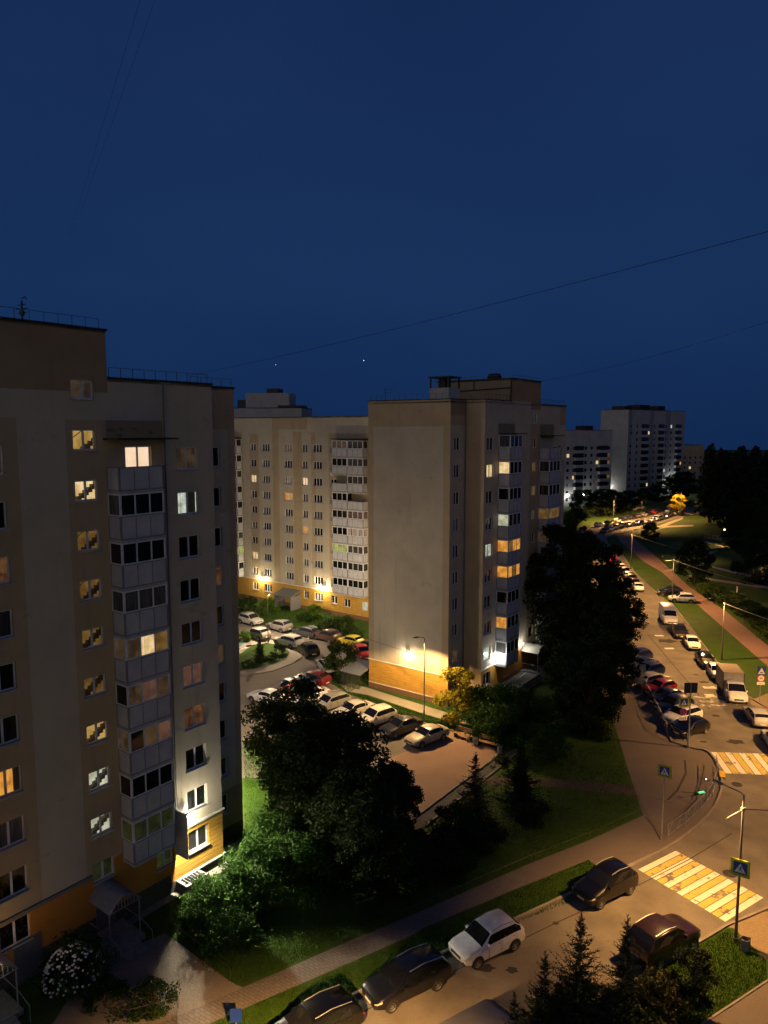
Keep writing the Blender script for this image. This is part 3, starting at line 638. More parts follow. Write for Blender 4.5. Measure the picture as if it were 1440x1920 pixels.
wm2 = [(.5, 2.05, 26.8 - p8*k, 28.18 - p8*k) for k in range(10)]
ws = [(11.55, 12.75, 29.7 - p8*k, 30.85 - p8*k) for k in range(10)]
we = [(19.0, 20.2, 25.8 - p8*k, 27.1 - p8*k) for k in range(10)]
cz2 = (.62, 3.5, 28, 28.5, 29.5, 29.6, 31.2, 32.1); ct2 = (3, 6.1, 7, 10.9, 13.4, 13.5, 13.6, 17.6, 19.4)
wall(mb, M2, 0, 6.1, 0, 32.0, wm2, mm2, ct2, cz2); wall(mb, M2, 6.1, 13.5, 0, 34.45, ws, mm2, ct2, cz2); wall(mb, M2, 13.5, 21.2, 0, 31.85, we, mm2, ct2, cz2)
E2 = Face(M2.P(21.2, 0, 0), (-nM[0], -nM[1])); wall(mb, E2, 0, GW+2.3, 0, 31.85, (), mj)
BK = Face(E2.P(GW+2.3, 0, 0), (-uM[0], -uM[1])); wall(mb, BK, 0, 24.2, 0, 31.85, (), mj)
TL = Face(M2.P(6.1, -9.6, 0), nM); wall(mb, TL, 0, 9.6, 31.95, 34.45, (), lambda t, z: WI['umber_plaster']); TR = Face(M2.P(13.5, 0, 0), (-nM[0], -nM[1])); wall(mb, TR, 0, 9.6, 31.8, 34.45); wall(mb, Face(M2.P(13.5, -9.6, 0), (-uM[0], -uM[1])), 0, 7.4, 31.8, 34.45)
B.part('wall', used(mb), mb)
mb = MB(); q = [G.P(0,0,0), G.P(GW,0,0), M1.P(3,0,0), M2.P(0,0,0), M2.P(21.2,0,0), M2.P(21.2,-12.7,0), G.P(0,-24.2,0)]
mb.prism([(p.x, p.y) for p in q], 31.7, 31.84); q = [M2.P(6.1,0,0), M2.P(13.5,0,0), M2.P(13.5,-9.6,0), M2.P(6.1,-9.6,0)]; mb.prism([(p.x, p.y) for p in q], 34.3, 34.44); B.part('roof', 'roof_felt', mb)
mb = MB(); G.box(mb, -.08, GW+.08, -.3, .08, 32.0, 32.1); M1.box(mb, .32, 3.0, -.3, .08, 32.001, 32.1); JG.box(mb, .1, 2.3, -.3, .08, 32.002, 32.1); M2.box(mb, .32, 6.0, -.3, .08, 32.003, 32.1)
M2.box(mb, 6.0, 13.6, -.3, .09, 34.45, 34.55); TL.box(mb, 0, 9.25, -.3, .09, 34.451, 34.55); M2.box(mb, 13.62, 21.3, -.3, .08, 31.85, 31.95); B.part('parapet_cap', 'dark_metal', mb)
B.railing(G, .2, GW-.3, 32.1); B.railing(M2, .2, 5.8, 32.1); B.railing(TL, .3, 9.2, 34.5, h=.4); B.railing(M2, 6.3, 13.3, 34.5, h=.4); B.railing(M2, 14, 21, 31.95)
mb = MB(); mb.tube([TL.P(.2, .12, 33.2), TL.P(9.5, .12, 33.5)], .05, 5); mb.tube([TL.P(4.9, .12, 33.35), TL.P(4.9, .12, 34.45)], .05, 5); mb.tube([TL.P(9.5, .12, 31.9), TL.P(9.5, .12, 34.5)], .07, 5); B.part('pipe', 'dark_metal', mb)
# vent shaft with open lantern top, water tank
VS = Face(G.P(6.6, -2.0, 0), nM); mb = MB(); VS.box(mb, 0, 2.35, -2.3, 0, 31.8, 33.3); v = B.part('vent_shaft', 'pale_plaster', mb)
mb = MB()
for t in (.08, 1.17, 2.27):
    for oo in (-.08, -2.22): VS.box(mb, t-.07, t+.07, oo-.07, oo+.07, 33.3, 34.35)
VS.box(mb, -.12, 2.47, -2.42, .12, 34.35, 34.5); VS.box(mb, .95, 1.4, -1.3, -.9, 33.3, 34.3); B.part('vent_cap', 'dark_metal', mb, v)
mb = MB(); w = M2.P(8.8, -3.6, 0)
mb.lathe([(0, 34.4), (.75, 34.4), (.85, 34.9), (.7, 35.25), (0, 35.35)], 9, 0, Matrix.Translation((w.x, w.y, 0))); B.part('roof_tank', 'dark_metal', mb)
mb = MB(); w = G.P(-.25, -3.5, 0); mb.box(w.x-.1, w.x+1.6, w.y, w.y+1.4, 30.4, 32.2); mb.tube([(w.x, w.y, 32.2), (w.x, w.y, 33.6)], .03, 5); mb.tube([(w.x-.1, w.y, 33.5), (w.x+.9, w.y, 33.4)], .02, 5); mb.tube([(w.x-.1, w.y, 33.1), (w.x+.8, w.y, 33.05)], .02, 5); B.part('roof_hatch', 'dark_metal', mb)
for k, w in enumerate(wm1): B.window(M1, *w, {3: 'pane_blind', 8: 'lit_red'}.get(k, 'pane_dark'))
for k, w in enumerate(wm2): B.window(M2, *w, {1: 'lit_bright', 4: 'lit_white', 8: 'lit_white'}.get(k, 'pane_dark'))
for k, w in enumerate(ws[:9]): B.window(M2, *w, {0: 'lit_green', 1: 'pane_dark', 2: 'lit_amber', 3: 'lit_amber', 4: 'lit_dim'}.get(k, 'pane_dark'), sill=k < 3)
for k, w in enumerate(we[:9]): B.window(M2, *w, {5: 'lit_amber'}.get(k, 'pane_dark'), sill=False)
bm1 = [(3.15, 0), (3.25, 1.3), (6.15, 1.3), (7.0, 0)]; bm2 = [(13.55, 0), (13.55, 1.3), (16.7, 1.3), (17.5, 0)]
l1 = {0: ['pane_blind', 'pane_dark'], 1: ['pane_dark', 'lit_bright'], 3: ['pane_dark', 'lit_pale'], 4: ['lit_orange', 'lit_amber'], 5: ['lit_orange', 'lit_amber'], 7: ['pane_dark', 'lit_orange']}
pp = {0: {(1, 1): 1}, 1: {(0, 0): 1}, 3: {(0, 0): 1}, 4: {(1, 0): 1}, 5: {(1, 1): 1}, 7: {(0, 0): 1}}
for k in range(9): B.balcony(M2, bm1, 25.8 - p8*k, 27.05 - p8*k, 28.42 - p8*k, True, l1.get(k, ['pane_dark']), (1, 3, 1), panes=pp.get(k))
l2 = {3: ['lit_amber'], 4: ['lit_dim']}
for k in range(9): B.balcony(M2, bm2, 25.5 - p8*k, 26.8 - p8*k, 28.15 - p8*k, k > 0, l2.get(k, ['pane_dark']), (1, 3, 1))
mb = MB(); M2.box(mb, 3.0, 7.0, 0, 1.45, 28.5, 28.6); M2.box(mb, 13.4, 17.5, 0, 1.45, 28.2, 28.3); B.part('balcony_canopy', 'dark_metal', mb)
for F_, a, b, c, d, e in ((G, -.05, GW+.1, .1, 3.24, 3.34), (M2, -.1, 3.1, .12, 3.45, 3.6), (G, 0, GW+.02, .05, .58, .66)): mb = MB(); F_.box(mb, a, b, 0, c, d, e); B.part('trim', 'trim_white', mb)
mb = MB(); mb.tube([JG.P(.12, .1, 31.9), JG.P(.12, .1, .6)], .055, 6); B.part('drainpipe', 'trim_grey', mb)
entrance(M2, 9.6, 12.4, 2.2, 1.0, 3.3, .7, 'pale arched canopy over stairs on the road side of the middle block', 'canopy_pale', True)
# ramp with railings beside that canopy
rp = M2.P(5.8, 1.5, 0); o = empty('entrance_ramp', rp, 'railed entrance ramp running down from the pale arched canopy behind the bushes', 'ramp')
mb = MB(); M2.box(mb, 3.2, 9.4, .3, 2.4, .02, 1.0); mb.build('deck', 'concrete', o, rp)
for oo in (1.0, 2.35):
    mb = MB(); mb.tube([M2.P(3.2, oo, 2.1), M2.P(6.2, oo, 2.1), M2.P(9.2, oo+1.5, 1.2), M2.P(11.0, oo+2.4, .7)], .04, 6)
    for k in range(26): t = 3.3 + .28*k; h = 2.1 if t < 6.2 else 2.1 - (t-6.2)*.29; f = 0 if t < 6.2 else (t-6.2)*.5; mb.tube([M2.P(t, oo+f, max(.1, h-1.0)), M2.P(t, oo+f, h)], .012, 4)
    mb.build('railing', 'grey_metal', o, rp)
# grey lean-to at the back corner of the gable
rp = G.P(-1.2, .6, 0); o = empty('basement_canopy', rp, 'small grey lean-to roof with bars at the left corner of the lit gable', 'canopy')
mb = MB(); mb.hexa([G.P(-3.0,1.5,1.6), G.P(-.15,1.5,1.6), G.P(-.15,-1.8,2.2), G.P(-3.0,-1.8,2.2), G.P(-3.0,1.5,1.68), G.P(-.15,1.5,1.68), G.P(-.15,-1.8,2.28), G.P(-3.0,-1.8,2.28)]); mb.build('roof', 'canopy_sheet', o, rp)
mb = MB()
for k in range(15): G.box(mb, -2.95 + .19*k, -2.91 + .19*k, 1.38, 1.42, .02, 1.6)
mb.build('bars', 'rail_metal', o, rp)

# ---------- the long block behind the yard
hB = Vector((-2.4, 109.3))
B = Building('apartment_block', (-2.4, 109.3, 0), 'long cream and ochre block behind the courtyard with two bright wall lamps', 'building')
K = Face(hB, nM); pk = 2.62
och = [(-29.5, -26.6), (-24.9, -22.9), (-19.6, -18.2), (-15.0, -13.2), (-11.2, -10.3), (-7.6, 8)]
def mk(t, z):
    if z < .6: return WI['brown_brick']
    if z < 3.7: return WI['yellow_board']
    if -19 < t < -12 and z > 29.0 - .0: return WI['ochre_plaster']
    if t > -7.6: return WI['ochre_plaster'] if z < 28.4 else 0
    for a, b in och[:-1]:
        if a < t < b: return WI['ochre_plaster'] if z < (28.6 if a != -24.9 else 28.2) or -19.7 < t < -18 else 0
    return 0
cols = [(-24.75, -23.45, 2), (-22.0, -20.3, 3), (-17.0, -15.3, 3), (-13.1, -12.0, 2), (-10.8, -9.0, 3), (-7.3, -6.1, 2)]
wk = [(a, b, 25.38 - pk*k, 26.65 - pk*k, n, c, k) for c, (a, b, n) in enumerate(cols) for k in range(10)]
wk += [(-4.7, -3.5, 1.6, 2.9, 2, 6, 9), (-1.2, -.1, 1.6, 2.9, 2, 7, 9)]
mb = MB(); wall(mb, K, -40, 7, 0, 30.9, [w[:4] for w in wk], mk, [x for ab in och for x in ab] + [-19, -12], (.6, 3.7, 28.2, 28.4, 28.6, 29))
wall(mb, Face(K.P(7, 0, 0), (uM[0], uM[1])), 0, 11, 0, 30.9, (), mj); wall(mb, Face(K.P(7, -11, 0), (-nM[0], -nM[1])), 0, 47, 0, 30.9, (), mj); wall(mb, Face(K.P(-40, -11, 0), (-uM[0], -uM[1])), 0, 11, 0, 30.9, (), mj)
B.part('wall', used(mb), mb)
mb = MB(); mb.prism([(p.x, p.y) for p in (K.P(-40,0,0), K.P(7,0,0), K.P(7,-11,0), K.P(-40,-11,0))], 30.75, 30.88); B.part('roof', 'roof_felt', mb)
mb = MB(); K.box(mb, -40, 7.05, -.3, .09, 30.9, 31.0); B.part('parapet_cap', 'dark_metal', mb)
mb = MB(); K.box(mb, -40, -6.0, 0, .1, 3.64, 3.76); B.part('trim', 'trim_white', mb)
klit = {(0, 2): 'lit_bright', (0, 7): 'lit_bright', (2, 0): 'lit_rose', (2, 3): 'lit_orange', (3, 2): 'lit_peach', (3, 5): 'lit_orange', (7, 9): 'lit_pale'}
for a, b, c, d, n, ci, k in wk: B.window(K, a, b, c, d, klit.get((ci, k), 'pane_dark' if (ci*7 + k*3) % 5 else 'pane_blind'), n, fw=.09)
for k in range(10 - 1):
    for j, (ta, tb) in enumerate(((-5.95, -3.0), (-2.95, 0.0), (-29.6, -26.9))):
        zt = 27.5 - pk*k
        opn = (k, j) in ((2, 0), (3, 1))
        B.balcony(K, [(ta, 0), (ta, 1.2), (tb, 1.2), (tb, 0)], 24.9 - pk*k, 26.1 - pk*k, zt - .17, not opn, [{(0, 0): 'lit_dim', (4, 1): 'lit_rose', (6, 1): 'lit_dim', (6, 0): 'lit_lime', (7, 2): 'lit_lime', (1, 1): 'pane_blind', (5, 1): 'pane_blind'}.get((k, j), 'pane_dark')], (1, 3, 1))
mb = MB(); K.box(mb, -6.05, .1, 0, 1.35, 27.5, 27.62); K.box(mb, -29.7, -26.8, 0, 1.35, 27.5, 27.62); B.part('balcony_canopy', 'dark_metal', mb)
mb = MB(); K.box(mb, -7.0, -6.3, .02, .35, 21.9, 22.4); B.part('air_conditioner', 'trim_white', mb)
# its canopy, a dark lean-to on the yard side
rp = K.P(-15.6, 1.2, 0); o = empty('entrance_porch', rp, 'dark sheet metal porch roof at the long block, among yard bushes', 'porch')
mb = MB(); mb.hexa([K.P(-17.6,2.6,2.2), K.P(-13.6,2.6,2.2), K.P(-13.6,.02,2.9), K.P(-17.6,.02,2.9), K.P(-17.6,2.6,2.3), K.P(-13.6,2.6,2.3), K.P(-13.6,.02,3.0), K.P(-17.6,.02,3.0)]); mb.build('roof', 'trim_grey', o, rp)
mb = MB(); K.box(mb, -17.4, -17.2, .02, 2.4, .02, 2.25); K.box(mb, -13.9, -13.75, .02, 2.4, .02, 2.25); mb.build('side_wall', 'trim_grey', o, rp)

# ---------- far blocks
def far_block(base, d, L, depth, H, mat, label, ncol, z0, zh, pitch, lit, wcols=None, group='far apartment blocks', gable='pale_plaster', stacks=(), roofboxes=(), stripes=None):
    F = Face(base, d); B = Building('apartment_block', v3(base), label, 'building', group); mb = MB()
    nrow = int((H - 3 - z0)/pitch); cs = wcols or [(i + .5)*L/ncol for i in range(ncol)]
    hs = [(c-.7, c+.7, z0 + pitch*k, z0 + pitch*k + zh, c, k, i) for i, c in enumerate(cs) for k in range(nrow)]
    mf = (lambda t, z: WI[mat] if not stripes or not any(a < t < b for a, b in stripes) else WI['dark_grey_plaster'])
    wall(mb, F, 0, L, 0, H, [h[:4] for h in hs], mf, [x for s_ in (stripes or ()) for x in s_])
    q = [F.P(0,-depth,0), F.P(0,0,0), F.P(L,0,0), F.P(L,-depth,0)]
    for a, b in ((0, 1), (2, 3), (3, 0)):
        fa = Face(q[a], (q[b]-q[a]).to_2d()); wall(mb, fa, 0, (q[b]-q[a]).length, 0, H, (), lambda t, z: WI[gable])
    B.part('wall', used(mb), mb)
    mb = MB(); mb.prism([(p.x, p.y) for p in (q[1], q[2], q[3], q[0])], H-.1, H+.15); B.part('roof', 'roof_felt', mb)
    for t0, t1, h in roofboxes:
        mb = MB(); F.box(mb, t0, t1, -depth*.7, -depth*.25, H+.15, H+h); mb.tube([F.P(t0+.5, -depth*.4, H+h), F.P(t0+.5, -depth*.4, H+h+1.5)], .06, 5); B.part('roof_house', 'dark_metal', mb)
    r2 = random.Random(int(L*10))
    for a, b, c, d_, cc, k, i in hs:
        m = lit.get((i, k)) or ('pane_hole' if r2.random() < .8 else 'pane_blind')
        B.window(F, a, b, c, d_, m, far=True)
    for t0, t1 in stacks:
        for k in range(nrow):
            mb = MB(); F.box(mb, t0, t1, .0, 1.1, z0 + pitch*k - 1.0, z0 + pitch*k - .05); F.box(mb, t0+.05, t1-.05, .0, 1.0, z0 + pitch*k + .05, z0 + pitch*(k+1) - 1.12, 1)
            B.part('balcony', ['balcony_panel', lit.get(('s', t0, k)) or 'pane_hole'], mb)
    return B, F
far_block(Vector((67.5, 275)), (.895, .45), 23, 12, 28.6, 'grey_plaster', 'far grey nine storey block partly hidden by the middle block', 8, 1.9, 1.5, 2.75, {(0, 6): 'lit_bright', (6, 6): 'lit_rose', (7, 6): 'lit_rose', (5, 5): 'lit_bright', (7, 5): 'lit_amber', (6, 4): 'lit_bright', (1, 3): 'lit_bright', (6, 2): 'lit_orange', (5, 2): 'lit_rose', (7, 3): 'lit_amber', (6, 1): 'lit_bright', (2, 5): 'lit_red'}, stacks=((4.4, 8.2), (16.2, 20)), roofboxes=((12, 16, 1.8),), gable='grey_plaster')
TB, TF = far_block(Vector((100.1, 303.7)), (35.6, 30.7), 47, 13, 37, 'grey_plaster', 'far tall grey tower block with a pale blank gable, above parked cars', 10, 2.0, 1.5, 2.75, {(3, 9): 'lit_bright', (6, 3): 'lit_white', (5, 1): 'lit_bright', (6, 1): 'lit_amber', (3, 1): 'lit_bright', (7, 10): 'lit_white', (9, 4): 'lit_orange', (8, 6): 'lit_dim'}, stacks=((10.5, 14), (24.2, 27.5), (38.8, 42)), roofboxes=((2, 8, 1.6), (14, 22, 2.4), (29, 35, 2.2)), stripes=((0, 3), (17, 20), (30, 34)), gable='pale_plaster')
far_block(Vector((161, 398)), (.95, .3), 14, 12, 20.5, 'ochre_plaster', 'low ochre block at the forest edge beyond the tower', 4, 2.0, 1.5, 2.75, {(1, 2): 'lit_bright'}, gable='ochre_plaster')
B, Fb = far_block(Vector((-38, 188)), (.98, -.12), 17.5, 12, 34.3, 'pale_plaster', 'dim block rising behind the roof of the long courtyard block', 6, 2.0, 1.5, 2.75, {(0, 11): 'lit_white'})
mb = MB(); Fb.box(mb, 2.2, 13.6, -10, -3, 34.45, 38.2); B.part('roof_house', 'pale_plaster', mb)
for a, b, c, d, e, f in ((7.5, 10.5, -9, -4, 38.2, 39.4), (11.5, 17.6, -6, .3, 34.451, 35.0), (0, 2.2, -9, -3, 34.452, 36.5)): mb = MB(); Fb.box(mb, a, b, c, d, e, f); B.part('roof_vent', 'dark_metal', mb)
# ------------------------------------------------------------------ vehicles
# stations from the nose: x, underside, shoulder, top, width share, roof width share (0 = bonnet/boot)
def stations(kind):
    if kind == 'suv':   return 4.3, 1.82, [(2.15,.48,.70,.74,.70,0),(2.06,.34,.80,.86,.88,0),(1.70,.25,.90,.99,.98,0),(1.02,.24,.98,1.07,1,0),(.28,.24,1.0,1.60,1,.76),(-.55,.24,1.02,1.66,1,.78),(-1.45,.25,1.06,1.62,.99,.76),(-2.02,.30,1.06,1.18,.95,.84),(-2.10,.36,.9,1.0,.93,0),(-2.15,.44,.72,.76,.86,0)], .34, 1.34, -1.30
    if kind == 'mpv':   return 4.7, 1.80, [(2.35,.46,.66,.70,.68,0),(2.24,.32,.76,.82,.88,0),(1.85,.24,.86,.96,.98,0),(1.28,.22,.95,1.06,1,0),(.35,.22,.98,1.56,1,.76),(-.6,.22,1.0,1.64,1,.78),(-1.75,.24,1.04,1.58,.98,.75),(-2.2,.3,1.02,1.16,.94,.82),(-2.30,.36,.88,.96,.92,0),(-2.35,.44,.68,.72,.86,0)], .32, 1.46, -1.32
    if kind == 'sedan': return 4.5, 1.75, [(2.25,.42,.60,.63,.70,0),(2.15,.28,.68,.74,.88,0),(1.75,.2,.78,.86,.98,0),(.95,.18,.90,.97,1,0),(.20,.18,.92,1.38,1,.72),(-.45,.18,.93,1.45,1,.73),(-1.05,.19,.95,1.38,1,.71),(-1.70,.2,.96,1.03,.97,.86),(-2.15,.28,.90,.96,.92,0),(-2.25,.42,.66,.7,.8,0)], .31, 1.38, -1.30
    if kind == 'hatch': return 3.95, 1.70, [(1.97,.42,.62,.66,.70,0),(1.88,.28,.70,.78,.88,0),(1.5,.2,.82,.90,.98,0),(.90,.18,.92,1.0,1,0),(.15,.18,.94,1.42,1,.73),(-.5,.18,.95,1.49,1,.75),(-1.3,.19,.98,1.42,.98,.72),(-1.80,.26,.98,1.08,.94,.82),(-1.92,.32,.84,.9,.92,0),(-1.97,.42,.66,.7,.84,0)], .30, 1.25, -1.22
    if kind == 'wagon': return 4.55, 1.76, [(2.27,.42,.60,.64,.70,0),(2.17,.28,.70,.76,.88,0),(1.78,.2,.80,.88,.98,0),(1.05,.18,.90,.98,1,0),(.30,.18,.92,1.40,1,.73),(-.5,.18,.94,1.47,1,.75),(-1.6,.19,.96,1.42,.98,.73),(-2.08,.25,.96,1.08,.94,.82),(-2.2,.32,.84,.92,.92,0),(-2.27,.42,.66,.7,.84,0)], .31, 1.4, -1.32
    if kind == 'van':   return 5.7, 2.0, [(2.85,.48,.80,.86,.78,0),(2.74,.34,.94,1.04,.94,0),(2.35,.28,1.10,1.24,1,0),(2.0,.26,1.22,1.36,1,0),(1.35,.26,1.26,2.15,1,.86),(.6,.26,1.28,2.52,1,.88),(-2.4,.28,1.3,2.5,1,.88),(-2.78,.32,1.3,2.42,.99,.88),(-2.82,.36,.95,1.0,.98,0),(-2.85,.44,.75,.8,.96,0)], .35, 1.75, -1.85
    if kind == 'cab':   return 2.5, 1.95, [(1.25,.46,.76,.82,.80,0),(1.15,.34,.92,1.0,.94,0),(.80,.30,1.06,1.18,1,0),(.50,.28,1.16,1.28,1,0),(-.15,.28,1.2,1.95,1,.82),(-.55,.28,1.22,2.05,1,.84),(-1.1,.28,1.22,2.05,1,.84),(-1.2,.28,1.22,2.0,.98,.84),(-1.23,.3,.95,1.0,.97,0),(-1.25,.34,.8,.84,.96,0)], .34, .55, -.9
def car_meshes(kind):
    L, W, st, wr, xf, xr = stations(kind); hw = W/2
    rings = []
    for x, zb, sh, top, w, rw in st:
        w *= hw; e = (w*.9, top - .035) if rw == 0 else (hw*rw, top - .05)
        half = [(w*.82, zb), (w*.98, zb + .10), (w, (zb + sh)/2 + .06), (w*.975, sh), e, (e[0]*.72, top), (0, top + .018)]
        rings.append([Vector((x, y, z)) for y, z in half] + [Vector((x, -y, z)) for y, z in half[-2::-1]])
    n = len(rings[0]); mb = MB()
    vs = [p for g in rings for p in g]
    for i in range(len(rings)-1):
        for j in range(n):
            k = (j+1) % n; mi = 1 if j in (0, n-2, n-1) else 0
            mb.add([vs[i*n+j], vs[(i+1)*n+j], vs[(i+1)*n+k], vs[i*n+k]], [(0, 1, 2, 3)], mi)
    mb.add(rings[0], [tuple(range(n))]); mb.add(rings[-1], [tuple(range(n-1, -1, -1))])
    for sx in (xf, xr):       # dark discs paint in the shaded gap of the wheel arches
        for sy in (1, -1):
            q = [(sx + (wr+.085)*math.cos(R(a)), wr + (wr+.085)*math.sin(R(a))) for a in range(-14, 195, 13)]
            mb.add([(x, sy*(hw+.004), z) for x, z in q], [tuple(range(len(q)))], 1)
    bm = bmesh.new(); me = mb.mesh('body', ['car_paint', 'car_trim']); bm.from_mesh(me); bmesh.ops.remove_doubles(bm, verts=bm.verts, dist=.001); bmesh.ops.recalc_face_normals(bm, faces=bm.faces); bm.to_mesh(me); bm.free()
    me.shade_smooth(); me.set_sharp_from_angle(angle=R(42))
    out = {'body': me}
    def bil(i, j, u, v, off=.008):
        a, b, c, d = rings[i][j], rings[i+1][j], rings[i+1][j+1], rings[i][j+1]
        p = a.lerp(b, u).lerp(d.lerp(c, u), v)
        nn = (b - a).cross(d - a)
        if nn.length < 1e-6: nn = (c - b).cross(d - b)
        nn.normalize(); ctr = Vector((p.x*.8, 0, .8))
        if nn.dot(p - ctr) < 0: nn = -nn
        return p + nn*off
    def patch(mb, i, j, u0, u1, v0, v1, off=.008, flip=False, mi=0):
        mb.quad(bil(i,j,u0,v0,off), bil(i,j,u1,v0,off), bil(i,j,u1,v1,off), bil(i,j,u0,v1,off), mi)
    def across(i, u0, u1):
        mb = MB()
        for j, v0, v1 in ((4, .1, 1), (5, 0, 1), (6, 0, 1), (7, 0, .9)): patch(mb, i, j, u0, u1, v0, v1)
        return mb
    out['windscreen'] = across(3, .06, .95).mesh('windscreen', 'car_glass')
    if kind not in ('van', 'cab'): out['rear_window'] = across(6, .06, .72 if kind != 'sedan' else .9).mesh('rear_window', 'car_glass')
    for side, j in (('l', 3), ('r', 8)):
        mb = MB(); rv = (.14, .88) if j == 3 else (.12, .86)
        patch(mb, 3, j, .42, 1, *rv)
        if kind in ('van', 'cab'): patch(mb, 4, j, .05, .9, *rv)
        else:
            patch(mb, 4, j, 0, 1, *rv); patch(mb, 5, j, 0, 1, *rv)
            if kind in ('suv', 'mpv', 'wagon', 'hatch'): patch(mb, 6, j, 0, .6, *rv)
            else: patch(mb, 6, j, .06, .5, *rv)
        out['side_window_' + side] = mb.mesh('side_window', 'car_glass')
    for side, j, v in (('l', 2, (.35, .92)), ('r', 9, (.08, .65))):
        mb = MB(); patch(mb, 0, j, .1, 1, *v, .012); patch(mb, 1, j, 0, .62, v[0]+.1, v[1], .012); out['headlight_' + side] = mb.mesh('headlight', 'lens_clear')
        mb = MB(); patch(mb, 8, j, 0, .9, *v, .012); patch(mb, 7, j, 0.1, 1, v[0]+.1, v[1], .012); out['tail_light_' + side] = mb.mesh('tail_light', 'lens_red')
    z = st[0][1]; x = L/2
    mb = MB(); mb.box(x-.05, x+.014, -.42*W/1.8, .42*W/1.8, z+.1, z+.26); mb.box(x-.08, x-.02, -.62, .62, z-.1, z+.02); out['grille'] = mb.mesh('grille', 'car_trim')
    mb = MB(); mb.box(x, x+.03, -.26, .26, z+.0, z+.11); mb.box(-x-.03, -x, -.26, .26, z+.08, z+.19); out['number_plate'] = mb.mesh('number_plate', 'plate_white')
    mb = MB()      # door shut lines and handles on both flanks
    for j, vv in ((1, 1), (2, 1), (9, 1), (10, 1)):
        for i, u in ((3, .62), (4, .75), (5, .98)):
            if kind in ('van', 'cab') and i > 3: continue
            w_ = .012/max(.2, (rings[i+1][0] - rings[i][0]).length)
            patch(mb, i, j, u - w_, u + w_, 0, 1, .005)
    for j, v in ((2, .78), (9, .22)):
        for i, u in ((4, .55), (5, .75)): patch(mb, i, j, u - .06, u + .06, v - .06, v + .06, .012)
    out['door_line'] = mb.mesh('door_line', 'car_trim')
    for s_, nm in ((1, 'l'), (-1, 'r')):
        mb = MB(); r = st[4]; mb.box(r[0]+.28, r[0]+.42, s_*(hw+.02)-.09 if s_ > 0 else -hw-.11, s_*(hw+.02)+.09 if s_ > 0 else -hw+.07, r[2]+.02, r[2]+.17); out['mirror_' + nm] = mb.mesh('mirror', 'car_paint')
        mb = MB(); y = s_*hw*st[5][5]*.9; mb.tube([(st[4][0]-.1, y, st[4][3]+.01), (st[5][0], y, st[5][3]+.045), (st[6][0]+.05, y, st[6][3]+.02)], .022, 5); out['roof_rail_' + nm] = mb.mesh('roof_rail', 'grey_metal')
    mb = MB(); w_ = .2   # wheel about its own axle, outer face towards +y
    rot = Matrix.Rotation(-math.pi/2, 4, 'X')
    mb.lathe([(wr*.64, .0), (wr*.93, 0), (wr, -.03), (wr, -w_), (wr*.6, -w_)], 20, 0, rot); out['tyre'] = mb.mesh('wheel', 'tyre', True)
    mb = MB(); mb.lathe([(0, -.07), (wr*.5, -.09), (wr*.63, -.09)], 20, 1, rot); mb.lathe([(wr*.55, -.02), (wr*.66, .006), (wr*.66, -.1)], 20, 0, rot); mb.lathe([(0, .0), (wr*.16, .0), (wr*.2, -.03)], 10, 0, rot)
    for k in range(5):
        a = 2*math.pi*k/5; c, s_ = math.cos(a), math.sin(a)
        def q(r, t, y): return (r*c - t*s_, y, r*s_ + t*c)
        mb.hexa([q(wr*.1,-.035,-.05), q(wr*.6,-.03,-.05), q(wr*.6,.03,-.05), q(wr*.1,.035,-.05), q(wr*.1,-.035,0.0), q(wr*.6,-.03,-.012), q(wr*.6,.03,-.012), q(wr*.1,.035,0.0)])
    out['rim'] = mb.mesh('rim', ['rim', 'tyre'])
    out['geom'] = (hw, wr, xf, xr)
    return out
CARS = {}
def car(kind, pos, heading, color, label, group='parked cars', lod=0, name='parked_car', rails=False, cat='car', tails=True):
    if kind not in CARS: CARS[kind] = car_meshes(kind)
    d = CARS[kind]; hw, wr, xf, xr = d['geom']
    rz = math.atan2(heading[1], heading[0])
    o = empty(name, (pos[0], pos[1], .008), label, cat, group, rz)
    col = (*color, 1)
    def p(key, nm, par=None, loc=None, rot=0, paint=False):
        ob = link(nm, d[key], par or o, loc)
        if rot: ob.rotation_euler.z = rot
        if paint: ob.color = col
        return ob
    p('body', 'body', paint=True); p('windscreen', 'windscreen')
    if 'rear_window' in d: p('rear_window', 'rear_window')
    p('side_window_l', 'side_window'); p('side_window_r', 'side_window')
    for s_ in ('l', 'r'): p('headlight_' + s_, 'headlight'); p('tail_light_' + s_, 'tail_light')
    for x in (xf, xr):
        for s_ in (1, -1):
            w = p('tyre', 'wheel', None, (x, s_*(hw + .012), wr), 0 if s_ > 0 else math.pi)
            if lod < 2: p('rim', 'rim', w)
    if lod < 2: p('grille', 'grille'); p('door_line', 'door_line'); p('number_plate', 'number_plate'); p('mirror_l', 'mirror', paint=True); p('mirror_r', 'mirror', paint=True)
    if rails: p('roof_rail_l', 'roof_rail'); p('roof_rail_r', 'roof_rail')
    return o
def car_w(kind, front_px, rear_px, far, *a, **k):
    """place by the two near wheels' contact points; far = +1 if the car's body lies to the left of rear->front"""
    f, r = at(*front_px), at(*rear_px)
    h = (f - r).normalized(); nn = Vector((-h.y, h.x))*far
    if kind not in CARS: CARS[kind] = car_meshes(kind)
    hw, wr, xf, xr = CARS[kind]['geom']
    c = (f + r)/2 - h*(xf + xr)/2 + nn*(hw - .05)
    return car(kind, c, h, *a, **k)
